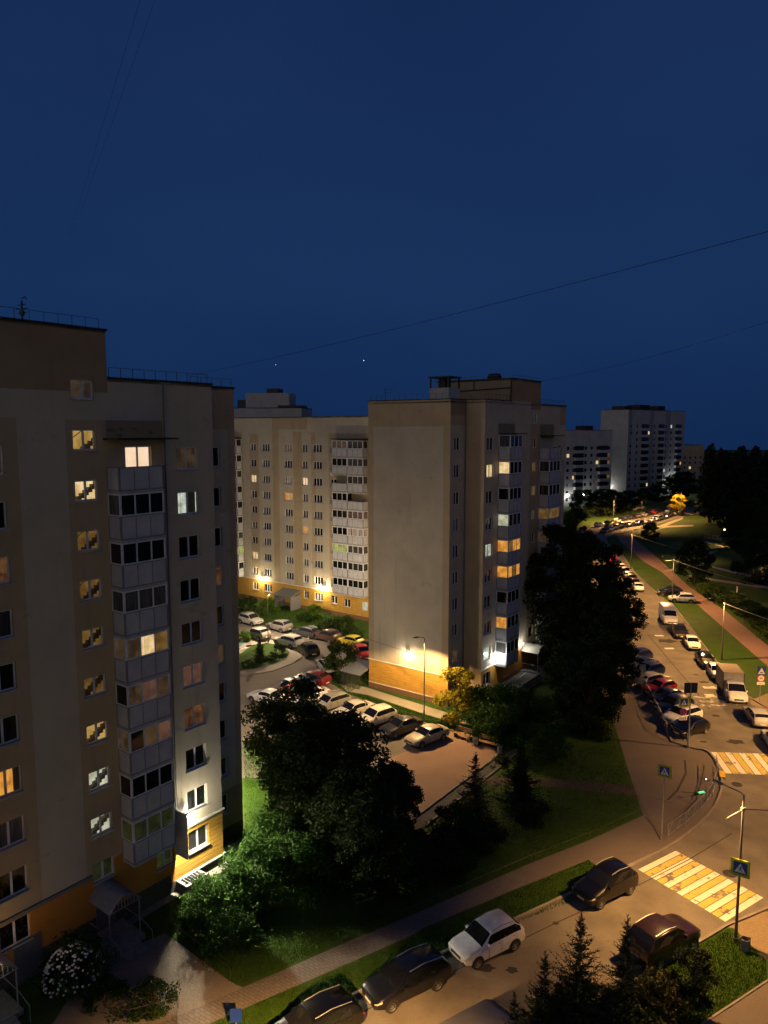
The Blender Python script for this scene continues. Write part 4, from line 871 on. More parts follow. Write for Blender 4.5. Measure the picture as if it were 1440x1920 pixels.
WHITE=(.80,.80,.80); BLACK=(.0025,.0025,.0035); NAVY=(.012,.02,.06); SILVER=(.42,.42,.43); GREY=(.14,.14,.15); DGREY=(.022,.022,.026); RED=(.38,.02,.03); MAROON=(.05,.016,.013); BEIGE=(.5,.43,.33); YELLOW=(.75,.6,.02); BLUE=(.03,.06,.22); BROWN=(.075,.035,.025)
g = 'cars parked along the near road'
car_w('suv', (895.5,1817), (964,1783.6), -1, WHITE, 'white compact SUV with roof rails at the kerb of the near road', g, rails=True)
car_w('mpv', (736,1898.6), (819,1858.7), -1, (.006,.007,.012), 'dark grey people carrier in front of the white SUV on the near road', g, rails=True)
car_w('suv', (1127.5,1705), (1180,1679), -1, BLACK, 'black SUV parked at the kerb just before the near yellow and white crosswalk', g, rails=True).scale = (1, 1, 1.07)
h = (at(895.5,1817) - at(964,1783.6)).normalized()
f = at(590,1946)
car('mpv', f, h, BLACK, 'black car with roof rails cut by the bottom edge, beside the verge', g, rails=True)
hA = -h
car('suv', at(1245,1789) + Vector((0, .3)), hA, (.022, .009, .008), 'dark maroon boxy SUV at the lower kerb seen from behind, beside the crosswalk', g, rails=True).scale = (1.07, 1.06, 1.1)
car('van', at(912,2000), hA, (.1,.1,.12), 'grey van roof at the bottom edge beside the spruce tops', g, cat='van', name='parked_van')

# along the far right kerb of the side road
hB = (at(1342,1241) - at(1266,1142)).normalized(); nB = Vector((-hB.y, hB.x)); g = 'cars parked along the side road verge'
def along(px, py, off=0): return at(px, py) + nB*off
car('van', along(1252,1166), hB, WHITE, 'tall white panel van facing the camera on the side road', g, cat='van', name='parked_van')
car('suv', along(1274,1193), hB, (.02,.02,.025), 'black SUV right in front of the tall white panel van', g, lod=0)
car('hatch', along(1297,1214), hB, WHITE, 'white crossover facing the camera between the black SUV and the black sedan', g)
car('sedan', along(1322,1245), hB, BLACK, 'black sedan with a lamp glint on its bonnet, behind the white crossover', g)
car('hatch', along(1343,1269), hB, WHITE, 'small white car half hidden behind the box truck', g)
car('wagon', along(1418,1353), -hB, SILVER, 'silver estate car seen from behind at the right edge past the box truck', g)
car('sedan', along(1455,1400, 0), -hB, WHITE, 'white car cut by the right edge above the far crosswalk', g)
# box truck
c = along(1372,1306); rz = math.atan2(hB.y, hB.x); o = empty('box_truck', (c.x, c.y, .008), 'white box truck with a tan cargo box on the side road', 'truck', None, rz)
CARS['cab'] = car_meshes('cab'); d = CARS['cab']; hw, wr, xf, xr = d['geom']
def tp(key, nm, par=None, loc=None, rz=0):
    ob = link(nm, d[key], par or o, loc); ob.rotation_euler.z = rz; ob.color = (*WHITE, 1); return ob
X0 = 1.6
for key, nm in (('body','cab'),('windscreen','windscreen'),('side_window_l','side_window'),('side_window_r','side_window'),('headlight_l','headlight'),('headlight_r','headlight'),('grille','grille'),('number_plate','number_plate'),('mirror_l','mirror'),('mirror_r','mirror')): tp(key, nm, None, (X0, 0, 0))
mb = MB(); mb.box(-2.9, .42, -1.05, 1.05, .75, 2.75, 0); mb.box(-2.92, .44, -1.07, 1.07, 2.75, 2.8, 1); mb.box(-2.95, .4, -.9, .9, .45, .72, 2)
for sx in (-2.92, .43):
    for sy in (-1.07, 1.0): mb.box(sx-.02, sx+.03, sy, sy+.07, .75, 2.8, 2)
mb.build('cargo_box', ['grey_metal', 'tarp', 'car_trim'], o)
for x in (X0+.55, -1.9):
    for s_ in (1, -1): w = tp('tyre', 'wheel', None, (x, s_*(hw+.03), wr), 0 if s_ > 0 else math.pi); tp('rim', 'rim', w)
# angled row against the railing
g = 'cars parked nose to the pavement railing'
f, r = at(1292,1386), at(1324,1376); hP = (f - r).normalized(); nP = Vector((-hP.y, hP.x))
base = (f + r)/2 - nP*.85; step = (at(1248,1282) - at(1292,1360)); step = Vector((.28, 2.72))
row = [('hatch', BLACK, 'black hatchback nearest the sign pole in the railing row'), ('suv', WHITE, 'white SUV next to the nearest black hatchback in the railing row'), ('suv', NAVY, 'navy SUV next to the white SUV, behind the crossing sign'),
       ('sedan', DGREY, 'dark grey sedan between the navy SUV and the red car'), ('hatch', RED, 'red hatchback in the railing row, behind the back of a square sign'), ('wagon', SILVER, 'silver estate car beyond the red hatchback in the railing row'),
       ('suv', (.015,.03,.09), 'blue black SUV beyond the silver estate car in the railing row'), ('sedan', NAVY, 'navy sedan second from the tree end of the railing row'), ('suv', (.012,.02,.08), 'navy SUV at the tree end of the railing row')]
for i, (k, col, lab) in enumerate(row):
    p = base + step*i + Vector((0, .0)); car(k, p, hP if i != 5 else -hP, col, lab, g, lod=1)
# row half hidden by the big trees
g = 'cars in the row under the tree edge'
pts = [((1208,1106), 'sedan', WHITE, 'white sedan seen from behind at the near end of the row under the trees'), ((1201,1098), 'hatch', NAVY, 'dark blue hatchback ahead of the white sedan under the trees'), ((1195,1091), 'suv', BROWN, 'brown SUV third in the row under the trees'), ((1189,1084), 'sedan', SILVER, 'silver sedan in the middle of the row under the trees'), ((1182,1077), 'suv', BLACK, 'black SUV behind the bright white roof under the trees'), ((1174,1069), 'hatch', WHITE, 'white hatchback with a bright roof in the row under the trees'), ((1167,1062), 'wagon', NAVY, 'dark blue estate next to the red car under the trees'), ((1158,1053), 'hatch', (.55,.02,.04), 'bright red car at the far end of the row under the trees')]
for (p, k, col, lab) in pts: car(k, at(*p) + Vector((-1.2, 0)), -hB, col, lab, g, lod=1)
car('suv', at(1278,1129), Vector((-.97, .2)), WHITE, 'white SUV parked across the footpath behind the panel van', 'cars parked across the footpath', rails=True)
car('suv', at(1256,1117), Vector((-.97, .2)), BLACK, 'black car parked behind the white SUV on the footpath', 'cars parked across the footpath')
# far road, two rows
r2 = random.Random(3); g = 'cars parked along the far road'
near = [at(*p) for p in ((1128,1001),(1146,995),(1164,990),(1186,986),(1211,982),(1240,974),(1276,963))]
cols = [DGREY, WHITE, BEIGE, GREY, WHITE, BLACK, SILVER, WHITE, WHITE, BLACK, MAROON, BLACK, SILVER, WHITE, BLACK]
kinds = ['wagon','sedan','hatch','suv','sedan']
def spread(pl, n):
    tot = sum((b-a).length for a, b in zip(pl, pl[1:])); out = []
    for k in range(n):
        s_ = tot*(k+.5)/n
        for a, b in zip(pl, pl[1:]):
            l = (b-a).length
            if s_ <= l: out.append((a.lerp(b, s_/l), (b-a).normalized())); break
            s_ -= l
    return out
names = {0: 'black', 1: 'white'}
def cname(c): return {DGREY:'dark grey', WHITE:'white', BEIGE:'beige', GREY:'grey', BLACK:'black', SILVER:'silver', MAROON:'maroon', NAVY:'navy', RED:'red'}[c]
for i, (p, dr) in enumerate(spread(near, 14)): car(kinds[i % 5], p, -dr, cols[i], 'tiny %s car in the lower row on the far road below the tower' % cname(cols[i]), g, lod=2)
fr = [at(*p) for p in ((1116,989),(1140,986),(1165,977),(1195,971),(1221,965),(1235,961))]
cols = [SILVER, DGREY, MAROON, WHITE, BLACK, NAVY, BLACK, GREY, SILVER, BLACK, RED, BLACK]
for i, (p, dr) in enumerate(spread(fr, 12)): car(kinds[(i+2) % 5], p, dr, cols[i], 'tiny %s car in the upper row on the far road below the tower' % cname(cols[i]), g, lod=2)
for px, py, col, lab in ((1200,955,BEIGE,'lone beige car lit on the small side street above the far rows'),(1186,957,WHITE,'lone white car beside the beige one above the far rows'),(1260,953,SILVER,'silver car beside the bright yellow lit tree on the far road'),(1257,962,WHITE,'white car just below the bright yellow lit tree')):
    car('wagon', at(px, py), Vector((.8, .6)), col, lab, g, lod=2)
# courtyard
g = 'cars parked in the courtyard'
e1 = (at(580,1194) - at(449,1160)).normalized()
for px, py, k, hd, col, lab, rl in ((470,1170,'suv',e1,(.5,.48,.44),'silver SUV nearest the left block in the upper courtyard row',1),(524,1182,'suv',-e1,(.2,.19,.18),'grey SUV second in the upper courtyard row beside the lawn',0),(575,1193,'wagon',-e1,(.03,.035,.045),'dark blue grey estate third in the upper courtyard row',1),(613,1201,'suv',-e1,BROWN,'dark brown SUV left of the yellow hatchback',0),(657,1210,'hatch',-e1,YELLOW,'bright yellow hatchback in the courtyard',0),(690,1222,'suv',-e1,BLACK,'black car right of the yellow hatchback, cut by the gable',0),(482,1197,'suv',-e1,(.36,.32,.28),'beige grey SUV behind the courtyard lamp post, left of the minivan',0),(541,1211,'mpv',-e1,(.62,.58,.5),'cream minivan in the middle of the courtyard',1),(680,1232,'hatch',Vector((.3,-1)),(.6,.02,.03),'bright red hatchback half behind the gable corner',0)):
    car(k, at(px, py), hd, col, lab, g, lod=0, rails=bool(rl))
h2 = (at(575,1205) - at(583,1235)).normalized()
car('suv', at(578,1227), Vector((-.45, .9)), BLACK, 'black SUV seen from behind, parked past the cream minivan', g)
car('wagon', at(612,1256), Vector((-.35, .95)), (.6,.6,.58), 'white estate car half behind the round courtyard tree', g)
f18, r18 = at(765,1403), at(834,1378); h18 = (f18 - r18).normalized()
car('suv', at(587,1283), Vector((.82, -.57)) * -1, (.16,.015,.025), 'dark red SUV at the bend of the courtyard road', g)
car('hatch', at(560,1290), Vector((-.82, .57)), BLUE, 'small blue car between the two red cars', g)
car('sedan', at(545,1305), Vector((-.85, .5)), (.5,.02,.035), 'bright red sedan at the left end of the car park, above the tree', g)
g = 'cars parked below the lit gable'
stepc = Vector((-2.35, 2.05)); c18 = (f18 + r18)/2
row = [('sedan', BEIGE, 'silver beige saloon parked nearest the pink paving'), ('sedan', DGREY, 'dark grey saloon beside the silver beige saloon below the lamp post'), ('suv', (.7,.65,.57), 'cream SUV third from the pink paving below the gable'), ('sedan', (.6,.58,.55), 'pale silver saloon beside the cream SUV, partly behind leaves'), ('wagon', (.3,.29,.28), 'grey pickup like estate with a red tail lamp near the grass'), ('sedan', WHITE, 'white saloon mostly hidden by leaves beside the grey estate'), ('hatch', DGREY, 'dark hatchback hidden by the tree in the row below the gable')]
for i, (k, col, lab) in enumerate(row): car(k, c18 + stepc*i*1.02, h18, col, lab, g, rails=(i == 4))
car('sedan', at(500,1316), Vector((-.85,.5)), WHITE, 'white car glinting through leaves below the bright red sedan', 'cars parked in the courtyard')
# ------------------------------------------------------------------ vegetation
def leaf(mb, c, s, rng, up=.3, mi=0):
    n = Vector((rng.gauss(0, 1), rng.gauss(0, 1), rng.gauss(0, 1) + up)).normalized(); a = n.orthogonal().normalized(); b = n.cross(a)
    t = rng.random()*6.283; u = a*math.cos(t) + b*math.sin(t); w = n.cross(u); L = s*(.7 + .6*rng.random())
    mb.quad(c - u*L*.5, c + w*L*.28, c + u*L*.5, c - w*L*.28, mi)
def tree_mesh(seed, h, r, nleaf, size, mat, z0=.25, lean=.0, clumps=46, squash=1.0, spread=.42, tr=.16):
    rng = random.Random(seed); tk = MB()
    top = Vector((lean*h, rng.uniform(-.03, .03)*h, h*.8)); base = Vector((0, 0, 0))
    pts = [base.lerp(top, k/6) + Vector((rng.gauss(0, .02*h) if 0 < k < 6 else 0, rng.gauss(0, .02*h) if 0 < k < 6 else 0, 0)) for k in range(7)]
    tk.tube(pts, [tr*(1 - .82*k/6) for k in range(7)], 7)
    cl = []
    for k in range(clumps):
        f = rng.random()**.8; z = h*(z0 + (1 - z0)*f)
        rr = r*math.sin(math.pi*min(1, max(.08, (.12 + .8*f)**squash)))**.6; a = rng.random()*6.283; q = rr*math.sqrt(rng.uniform(.12, 1.05))
        c = Vector((lean*z + q*math.cos(a), q*math.sin(a), z - .05*h*(q/r)**2)); cl.append((c, r*rng.uniform(.2, spread)))
        if k % 3 == 0:
            st = pts[min(5, max(1, int(6*(z/h)*.75)))]; mid = st.lerp(c, .5) + Vector((0, 0, .04*h)); tk.tube([st, mid, c], [tr*.32, tr*.2, .012], 5)
    cr = MB()
    for k in range(nleaf):
        c, q = cl[rng.randrange(len(cl))]
        d = Vector((rng.gauss(0, 1), rng.gauss(0, 1), rng.gauss(0, .8))); d = d.normalized()*(rng.random()**.45)
        p = c + Vector((d.x*q, d.y*q, d.z*q*.75)); p.z = max(p.z, .06)
        leaf(cr, p, size, rng)
    return tk.mesh('trunk', 'bark', True), cr.mesh('crown', mat)
def spruce_mesh(seed, h, r, mat='needle', whorls=22, needles=12, size=.2):
    """open-grown spruce: tiers of upswept boughs with gaps, a bare spiky leader"""
    rng = random.Random(seed); tk = MB(); tk.tube([(0, 0, 0), (0, 0, h*.55), (0, 0, h)], [.028*h*.6, .014*h*.6, .006], 6); cr = MB()
    for k in range(whorls):
        f = (k/(whorls-1))**.9; z = h*(.03 + .90*f); L = r*(1 - f)**1.05*rng.uniform(.75, 1.2) + .09*r; nb = 9 if f < .5 else 7 if f < .8 else 5
        a0 = rng.random()*6.28
        for j in range(nb):
            a = a0 + 6.283*j/nb + rng.gauss(0, .22); l = L*rng.uniform(.6, 1.2); dr = -.12 + .75*f + rng.gauss(0, .09); zz = z + rng.gauss(0, .02*h)
            b0 = Vector((0, 0, zz)); tip = Vector((math.cos(a)*l, math.sin(a)*l, zz + l*dr)); mid = b0.lerp(tip, .55) - Vector((0, 0, .06*l))
            tk.tube([b0, mid, tip], [.018, .011, .004], 4, cap=False)
            m_ = max(4, int(needles*(l/r + .2)))
            for q in range(m_):
                t = .08 + .92*q/(m_-1); p = b0.lerp(mid, t/.55) if t < .55 else mid.lerp(tip, (t-.55)/.45); dd = (tip - b0).normalized()
                for s_ in (-1, 1, -1, 1):
                    w = size*(1.15 - .75*t)*rng.uniform(.5, 1.3)*(.55 + .5*(l/r)); sd = Vector((-math.sin(a), math.cos(a), 0))*s_*rng.uniform(.4, 1.1)
                    e = p + (sd + dd*rng.uniform(.5, 1.2) + Vector((0, 0, rng.gauss(.05, .35)))).normalized()*w
                    n = Vector((rng.gauss(0, 1), rng.gauss(0, 1), rng.gauss(0, 1))).normalized()*w*.14
                    cr.quad(p - n, e - n*.2, e + n*.2, p + n)
    for q in range(60):
        a = rng.random()*6.28; z = h*(.86 + .14*rng.random()); w = rng.uniform(.05, .2); p = Vector((0, 0, z)); e = p + Vector((math.cos(a)*w, math.sin(a)*w, w*1.1)); n = Vector((rng.gauss(0,.01), rng.gauss(0,.01), .014)); cr.quad(p - n, e, e + n*.3, p + n)
    return tk.mesh('trunk', 'bark'), cr.mesh('crown', mat)
def plant(meshes, name, x, y, label, cat, group=None, sc=1.0, rz=None, szz=None, parts=('trunk', 'crown')):
    o = empty(name, (x, y, 0), label, cat, group, rnd.random()*6.28 if rz is None else rz)
    o.scale = (sc, sc, szz or sc)
    for m, n in zip(meshes, parts): link(n, m, o)
    return o
big = [tree_mesh(s, 10, 3.6, 15000, .32, 'leaf_dark', .06, clumps=60) for s in (1, 2)]
tall = [tree_mesh(s, 16, 4.2, 17000, .38, 'leaf_dark', .08, clumps=70, spread=.36) for s in (5, 6)]
wil = [tree_mesh(s, 3.2, 2.1, 7500, .17, 'leaf_willow', .05, clumps=42, spread=.4, tr=.05) for s in (9, 10)]
bsh = [tree_mesh(s, 2.0, 1.5, 3600, .17, 'leaf_mid', .04, clumps=30, spread=.42, tr=.04) for s in (13, 14)]
shd = [tree_mesh(s, 2.2, 1.6, 4200, .18, 'leaf_dark', .04, clumps=30, spread=.45, tr=.04) for s in (45, 46)]
yel = tree_mesh(15, 5.2, 2.1, 6500, .25, 'leaf_yellow_lit', .08, clumps=34, spread=.42, tr=.08)  # yellow leaves with the lamp's warm light put into their colour
lit = tree_mesh(17, 2.0, 1.6, 3600, .17, 'leaf_lit', .04, clumps=30, spread=.42, tr=.04)  # bushes in lamplight: the light is put into a brighter leaf colour
spA = spruce_mesh(21, 8.6, 3.1, whorls=28, needles=20, size=.33); spB = spruce_mesh(22, 7.4, 2.2, whorls=26, needles=18, size=.30); spC = spruce_mesh(23, 5.6, 2.0, whorls=28, needles=22, size=.36)
g = 'dark trees between the near block and the car park'
for i, (x, y, h, r, lab) in enumerate(((-7.6, 57, 8.6, 3.3, 'dark tree nearest the near block, in front of the red cars'), (-3.5, 52.5, 7.5, 3.6, 'broad dark tree hiding the middle of the car park row'), (-.6, 49, 6.4, 2.6, 'dark tree beside the pink paving with ragged right edge'), (-5.6, 51.5, 7.4, 3.1, 'dark tree above the lit lawn by the near block'), (-1.9, 46, 6.6, 2.8, 'low dark tree in front of the tree mass above the near pavement'), (-3.9, 48.2, 6.2, 2.9, 'low dark tree between the lit lawn and the tree mass'), (.9, 50.2, 5.0, 1.7, 'dark tree overhanging the corner of the pink paving'), (-.6, 43.2, 4.6, 2.6, 'lowest dark tree nearest the near pavement'))):
    plant(big[i % 2], 'tree', x, y, lab, 'tree', g, r/3.6, szz=h/10)
plant(spB, 'spruce_tree', .7, 44.0, 'slim dark spruce at the lower right of the dark tree mass', 'tree', 'small spruces on the dark lawn', .84)
plant(spB, 'spruce_tree', *at(890,1535), 'thin spruce with bare tip in front of the pink paving', 'tree', 'small spruces on the dark lawn', .9, szz=.7)
plant(spC, 'spruce_tree', *at(976,1515), 'wide dark cone shaped spruce on the lawn by the footpath', 'tree', 'small spruces on the dark lawn', .92)
for i, (px, py, s_, lab) in enumerate(((810,1605,1.1,'low dark shrub on the unlit lawn below the asphalt drive'),(860,1565,1.1,'dark shrub left of the thin spruce foot'),(905,1585,1.0,'dark shrub below the thin bare tipped spruce'),(770,1640,1.3,'dark shrub under the right end of the tree mass'),(700,1660,1.5,'dark shrub under the lowest dark tree'),(840,1640,1.0,'dark shrub nearest the middle of the near pavement'),(990,1540,.9,'dark shrub below the wide cone shaped spruce'))):
    plant(shd[i % 2], 'shrub', *at(px, py), lab, 'shrub', 'dark shrubs on the unlit lawn', s_, szz=s_*.85)
g = 'tall dark trees beside the middle block'
for i, (x, y, h, r, lab) in enumerate(((21.2, 85, 17.6, 4.4, 'tallest dark tree beside the road side balconies of the middle block'), (26.2, 89, 15.6, 4.2, 'tall dark tree second from the road, behind the tallest one'), (28.2, 87, 11.0, 2.8, 'dark tree whose lamp lit leaves overhang the railing row'), (23.4, 77, 11.6, 3.6, 'dark tree in front of the tall pair, above the plaza'), (20.6, 79, 12.6, 3.0, 'dark tree nearest the pale entrance canopy'), (21.4, 71, 8.6, 2.6, 'lower dark tree nearest the plaza corner'), (19.3, 67, 7.8, 2.6, 'low dark tree on the lawn right beside the plaza edge'), (18.7, 71, 8.0, 2.2, 'dark tree between the grey twiggy bush and the tall trees'))):
    plant(tall[i % 2] if h > 10 else big[0], 'tree', x, y, lab, 'tree', g, r/(4.2 if h > 10 else 3.6), szz=h/(16 if h > 10 else 10))
plant(tall[0], 'tree', 34.0, 130, 'dark tree by the end of the middle block in front of the far grey block', 'tree', None, .75, szz=.9)
g = 'lit bushes at the corner of the near block'
for i, (px, py, s_, sz, lab) in enumerate(((392,1738,.78,.85,'pale leaved bush lit by the wall lamp beside the low fence'),(478,1682,1.08,1.0,'largest pale leaved bush in the lamp light beside the near block'),(510,1622,.95,1.0,'pale leaved bush between the lamp lit lawn and the larger bush'),(565,1668,1.15,1.0,'half lit pale bush at the edge of the dark trees'),(440,1790,.75,.7,'small bush behind the low fence corner by the near pavement'))):
    plant(wil[i % 2], 'bush', *at(px, py), lab, 'bush', g, s_, szz=sz)
plant(bsh[0], 'bush', *at(365,1748), 'small round dark bush by the low fence post at the entrance paving', 'bush', None, .55)
plant(bsh[1], 'bush', *at(285,1895), 'low green bush in the bed at the bottom below the entrance', 'bush', None, .8, szz=.6)
plant(bsh[0], 'bush', *at(200,1890), 'dark bush at the bottom edge under the flowering bush', 'bush', None, .8, szz=.6)
o = plant(bsh[1], 'flowering_bush', *at(140,1850), 'round bush covered in white flower heads by the near block entrance', 'bush', None, 1.2, rz=0)
mb = MB(); r3 = random.Random(5)
for k in range(230):
    d = Vector((r3.gauss(0, 1), r3.gauss(0, 1), abs(r3.gauss(0, 1)) + .15)).normalized(); c = Vector((d.x*1.28, d.y*1.28, .35 + d.z*1.5))
    mb.lathe([(0, -.02), (.055, -.01), (.05, .03), (0, .05)], 6, 0, Matrix.Translation(c))
tag(mb.build('flower_heads', 'petal', o), kind='stuff')
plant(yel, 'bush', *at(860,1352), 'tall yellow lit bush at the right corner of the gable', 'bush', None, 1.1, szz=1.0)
g = 'green bushes in front of the railed ramp'
for i, (px, py, s_, sz, lab) in enumerate(((925,1365,1.4,1.2,'grey green bush just right of the yellow lit bush'),(960,1345,1.4,.92,'lamp lit bush top below the railed ramp'),(1000,1352,1.1,.75,'bush at the right end of the railed ramp'),(945,1392,1.25,1.0,'dark bush behind the two benches'),(905,1380,1.0,.8,'dark bush beside the left bench'))):
    plant(wil[(i+1) % 2], 'bush', *at(px, py), lab, 'bush', g, s_, szz=sz)
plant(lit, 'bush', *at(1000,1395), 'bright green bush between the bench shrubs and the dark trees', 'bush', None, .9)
plant(wil[0], 'bush', *at(1022,1432), 'grey twiggy bush by the footpath end under the dark trees', 'bush', None, .95, szz=.95)
plant(bsh[0], 'bush', *at(940,1440), 'small bush at the end of the asphalt drive', 'bush', None, .6, szz=.5)
# bottom right group
g = 'spruces beside the near road'
for (px, py, Y, m, h0, lab) in ((1090,1712,31.0,spA,8.6,'largest dark spruce in front of the near road'), (1022,1785,30.2,spB,7.4,'slim dark spruce left of the largest spruce'), (1177,1716,33.2,spB,7.4,'dark spruce with a bare tip in front of the maroon SUV'), (965,1862,29.0,spB,7.4,'leftmost dark spruce tip at the bottom edge'), (1050,1835,29.6,spC,5.6,'bushy dark spruce at the foot of the largest spruce'), (1140,1850,31.4,spC,5.6,'bushy spruce between the largest spruce and the round juniper')):
    t = sight(px, py, Y); plant(m, 'spruce_tree', t.x, Y, lab, 'tree', g, t.z/h0)
jun = tree_mesh(31, 3.0, 1.25, 6500, .13, 'needle', .03, clumps=36, spread=.5, tr=.05)
plant(jun, 'juniper_bush', *at(1298,1878), 'dense dark round juniper on the corner lawn', 'bush', None, .88)
jy = tree_mesh(32, 1.6, 1.5, 4200, .15, 'needle_yellow', .03, clumps=30, spread=.4, tr=.04)
for i, (px, py, s_, lab) in enumerate(((1022,1965,1.1,'dark bush filling the gap between the leftmost spruces'),(1075,1965,1.2,'dark bush under the largest spruce at the bottom edge'),(1135,1925,1.1,'dark bush between the largest spruce and the olive bushes'),(1170,1960,1.2,'dark bush at the bottom edge left of the olive bushes'))):
    plant(shd[i % 2], 'bush', *at(px, py), lab, 'bush', 'dark bushes under the near spruces', s_, szz=.8)
for i, (px, py, s_, lab) in enumerate(((1225,1872,.75,'olive low bush at the kerb below the maroon SUV'),(1190,1900,.85,'olive bush left of the round juniper'),(1240,1925,1.1,'olive bush at the bottom edge below the round juniper'))): plant(jy, 'bush', *at(px, py), lab, 'bush', 'olive bushes on the corner lawn', s_)
# courtyard greenery
plant(tree_mesh(41, 3.7, 2.1, 5200, .22, 'leaf_mid', .1, clumps=34, spread=.45, tr=.08), 'tree', *at(641,1268), 'round dark green tree in the courtyard beside the yellow car', 'tree')
g = 'bushes on the courtyard lawns'
for i, (px, py, m, s_, lab) in enumerate(((465,1150,bsh[0],1.5,'big dark bush behind the silver courtyard SUV'),(505,1152,lit,1.4,'bright bush left of the dark porch'),(588,1160,lit,1.25,'bright rounded bush right of the dark porch'),(610,1188,bsh[1],1.3,'dark tall bush in the middle of the courtyard lawn'),(645,1190,bsh[0],1.5,'wide dark bush below the double balconies'),(570,1165,bsh[1],.9,'small flowering bush on the courtyard lawn'),(665,1198,bsh[1],1.1,'dark bush near the gable on the courtyard lawn'),(524,1226,bsh[0],.75,'round shrub on the island lawn beside the ring path'),(510,1238,bsh[1],.6,'small shrub in the middle of the island lawn'),(490,1246,bsh[0],.6,'low shrub at the bottom of the island lawn'),(463,1253,bsh[1],.7,'flat shrub at the left of the island lawn'),(462,1202,lit,.8,'bright shrub by the teal playground surface'),(690,1262,lit,.8,'bright low bush at the gable corner'))):
    plant(m, 'bush', *at(px, py), lab, 'bush', g, s_*.8)
plant(spC, 'spruce_tree', *at(487,1238), 'small cone shaped spruce on the island lawn', 'tree', None, .55)
# park trees, far trees
g = 'dark trees in the park'
for px, py, h, r, lab in ((1300,1098,8.6,3.2,'dark park tree right of the footpath lamps'),(1410,1092,7.6,3.6,'dark park tree beside the small lit lantern'),(1219,1014,4.6,2.2,'dark round tree where the footpath meets the far road'),(1395,1030,12,5,'dark tree at the edge of the wood by the orange screen'),(1445,1060,12,5,'dark tree at the right edge above the lantern')):
    plant(big[0], 'tree', *at(px, py), lab, 'tree', g, r/3.6, szz=h/10)
g = 'added bushes over dark ground along the footpath'
for i, (px, py) in enumerate(((1330,1118),(1352,1128),(1375,1140),(1398,1152),(1420,1168),(1440,1185),(1460,1205))): plant(bsh[i % 2], 'bush', *at(px, py), 'added dark bush standing in for unlit ground right of the footpath', 'bush', g, 1.8, szz=1.1)  # bushes added to stand for ground that gets little light
g = 'trees in front of the far blocks'
for i, (px, py, h, r, lab) in enumerate(((1092,972,9,4,'dark tree at the foot of the far grey block'),(1125,968,8,4.5,'dark bushy tree left of the tower gable lamp'),(1150,962,8,4.5,'dark bushy tree below the tower gable'),(1176,958,7,4,'dark tree under the right side of the tower gable'),(1205,945,6,3.5,'green lit tree by the tower entrance'),(1232,943,7,4,'dark tree before the middle of the tower'),(1256,936,9,5,'dark tree at the right end of the tower'),(1280,935,11,5.5,'dark tree at the edge of the far wood'))):
    plant(big[i % 2], 'tree', *at(px, py), lab, 'tree', g, r/3.6, szz=h/10)
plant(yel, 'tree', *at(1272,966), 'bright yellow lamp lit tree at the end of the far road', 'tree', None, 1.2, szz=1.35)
# the wood: one mass
mb = MB(); rf = random.Random(77)
for k in range(120):
    Y = rf.uniform(205, 345); X = Y*rf.uniform(.425, .70) + 4; h = rf.uniform(16, 24) if Y > 235 else rf.uniform(11, 17); r = rf.uniform(3.5, 5.5)
    mb.tube([(X, Y, 0), (X, Y, h*.8)], [.3, .08], 5, cap=False)
    for q in range(430):
        f = rf.random(); a = rf.random()*6.28; rr = r*(1 - f)**.55*rf.uniform(.35, 1.05)*(1 if f > .1 else .7)
        leaf(mb, Vector((X + rr*math.cos(a), Y + rr*math.sin(a), h*(.12 + .88*f))), 1.25, rf)
tag(mb.build('forest', 'forest_leaf'), 'black mass of woodland along the right horizon', 'forest', None, 'stuff')
# grass tufts in the lawns that show
def inside(p, poly):
    c = False; j = len(poly) - 1
    for i in range(len(poly)):
        a, b = poly[i], poly[j]
        if (a.y > p.y) != (b.y > p.y) and p.x < (b.x - a.x)*(p.y - a.y)/(b.y - a.y) + a.x: c = not c
        j = i
    return c
mb = MB(); rg = random.Random(9)
for poly, n, hh in ((A((318,1738),(360,1690),(422,1630),(470,1600),(478,1590),(459,1552),(458,1390),(560,1380),(640,1560),(640,1760),(520,1822),(440,1850),(428,1836)), 26000, .17), (A((655,1300),(690,1306),(800,1342),(868,1362),(850,1370),(760,1345),(690,1314)), 6000, .2), (A((450,1158),(500,1170),(580,1192),(690,1224),(690,1170),(560,1140),(450,1120)), 9000, .22), (A((1365,1744),(1438,1804),(1438,1836),(1312,1920),(1215,1920),(1215,1828)), 9000, .15), (A((1103,1614),(1150,1640),(1075,1690),(972,1729),(662,1871),(520,1930),(390,1922),(620,1823),(953,1675)), 12000, .13), (A((620,1264),(662,1254),(690,1242),(690,1285),(655,1298),(615,1280)), 2500, .2), (A((945,1445),(1150,1390),(1180,1452),(1205,1528),(1105,1574),(800,1702),(640,1770),(810,1560)), 14000, .16)):
    x0, x1 = min(p.x for p in poly), max(p.x for p in poly); y0, y1 = min(p.y for p in poly), max(p.y for p in poly); k = 0; tries = 0
    while k < n and tries < n*6:
        tries += 1; p = Vector((rg.uniform(x0, x1), rg.uniform(y0, y1)))
        if not inside(p, poly): continue
        k += 1; a = rg.random()*6.28; w = .022; h = hh*rg.uniform(.4, 1.1); lean = rg.uniform(.0, .7)*h; d = Vector((math.cos(a), math.sin(a))); e = Vector((-d.y, d.x))
        mb.add([(p.x - e.x*w, p.y - e.y*w, 0), (p.x + e.x*w, p.y + e.y*w, 0), (p.x + d.x*lean, p.y + d.y*lean, h)], [(0, 1, 2)])
tag(mb.build('grass', 'blade'), kind='stuff')
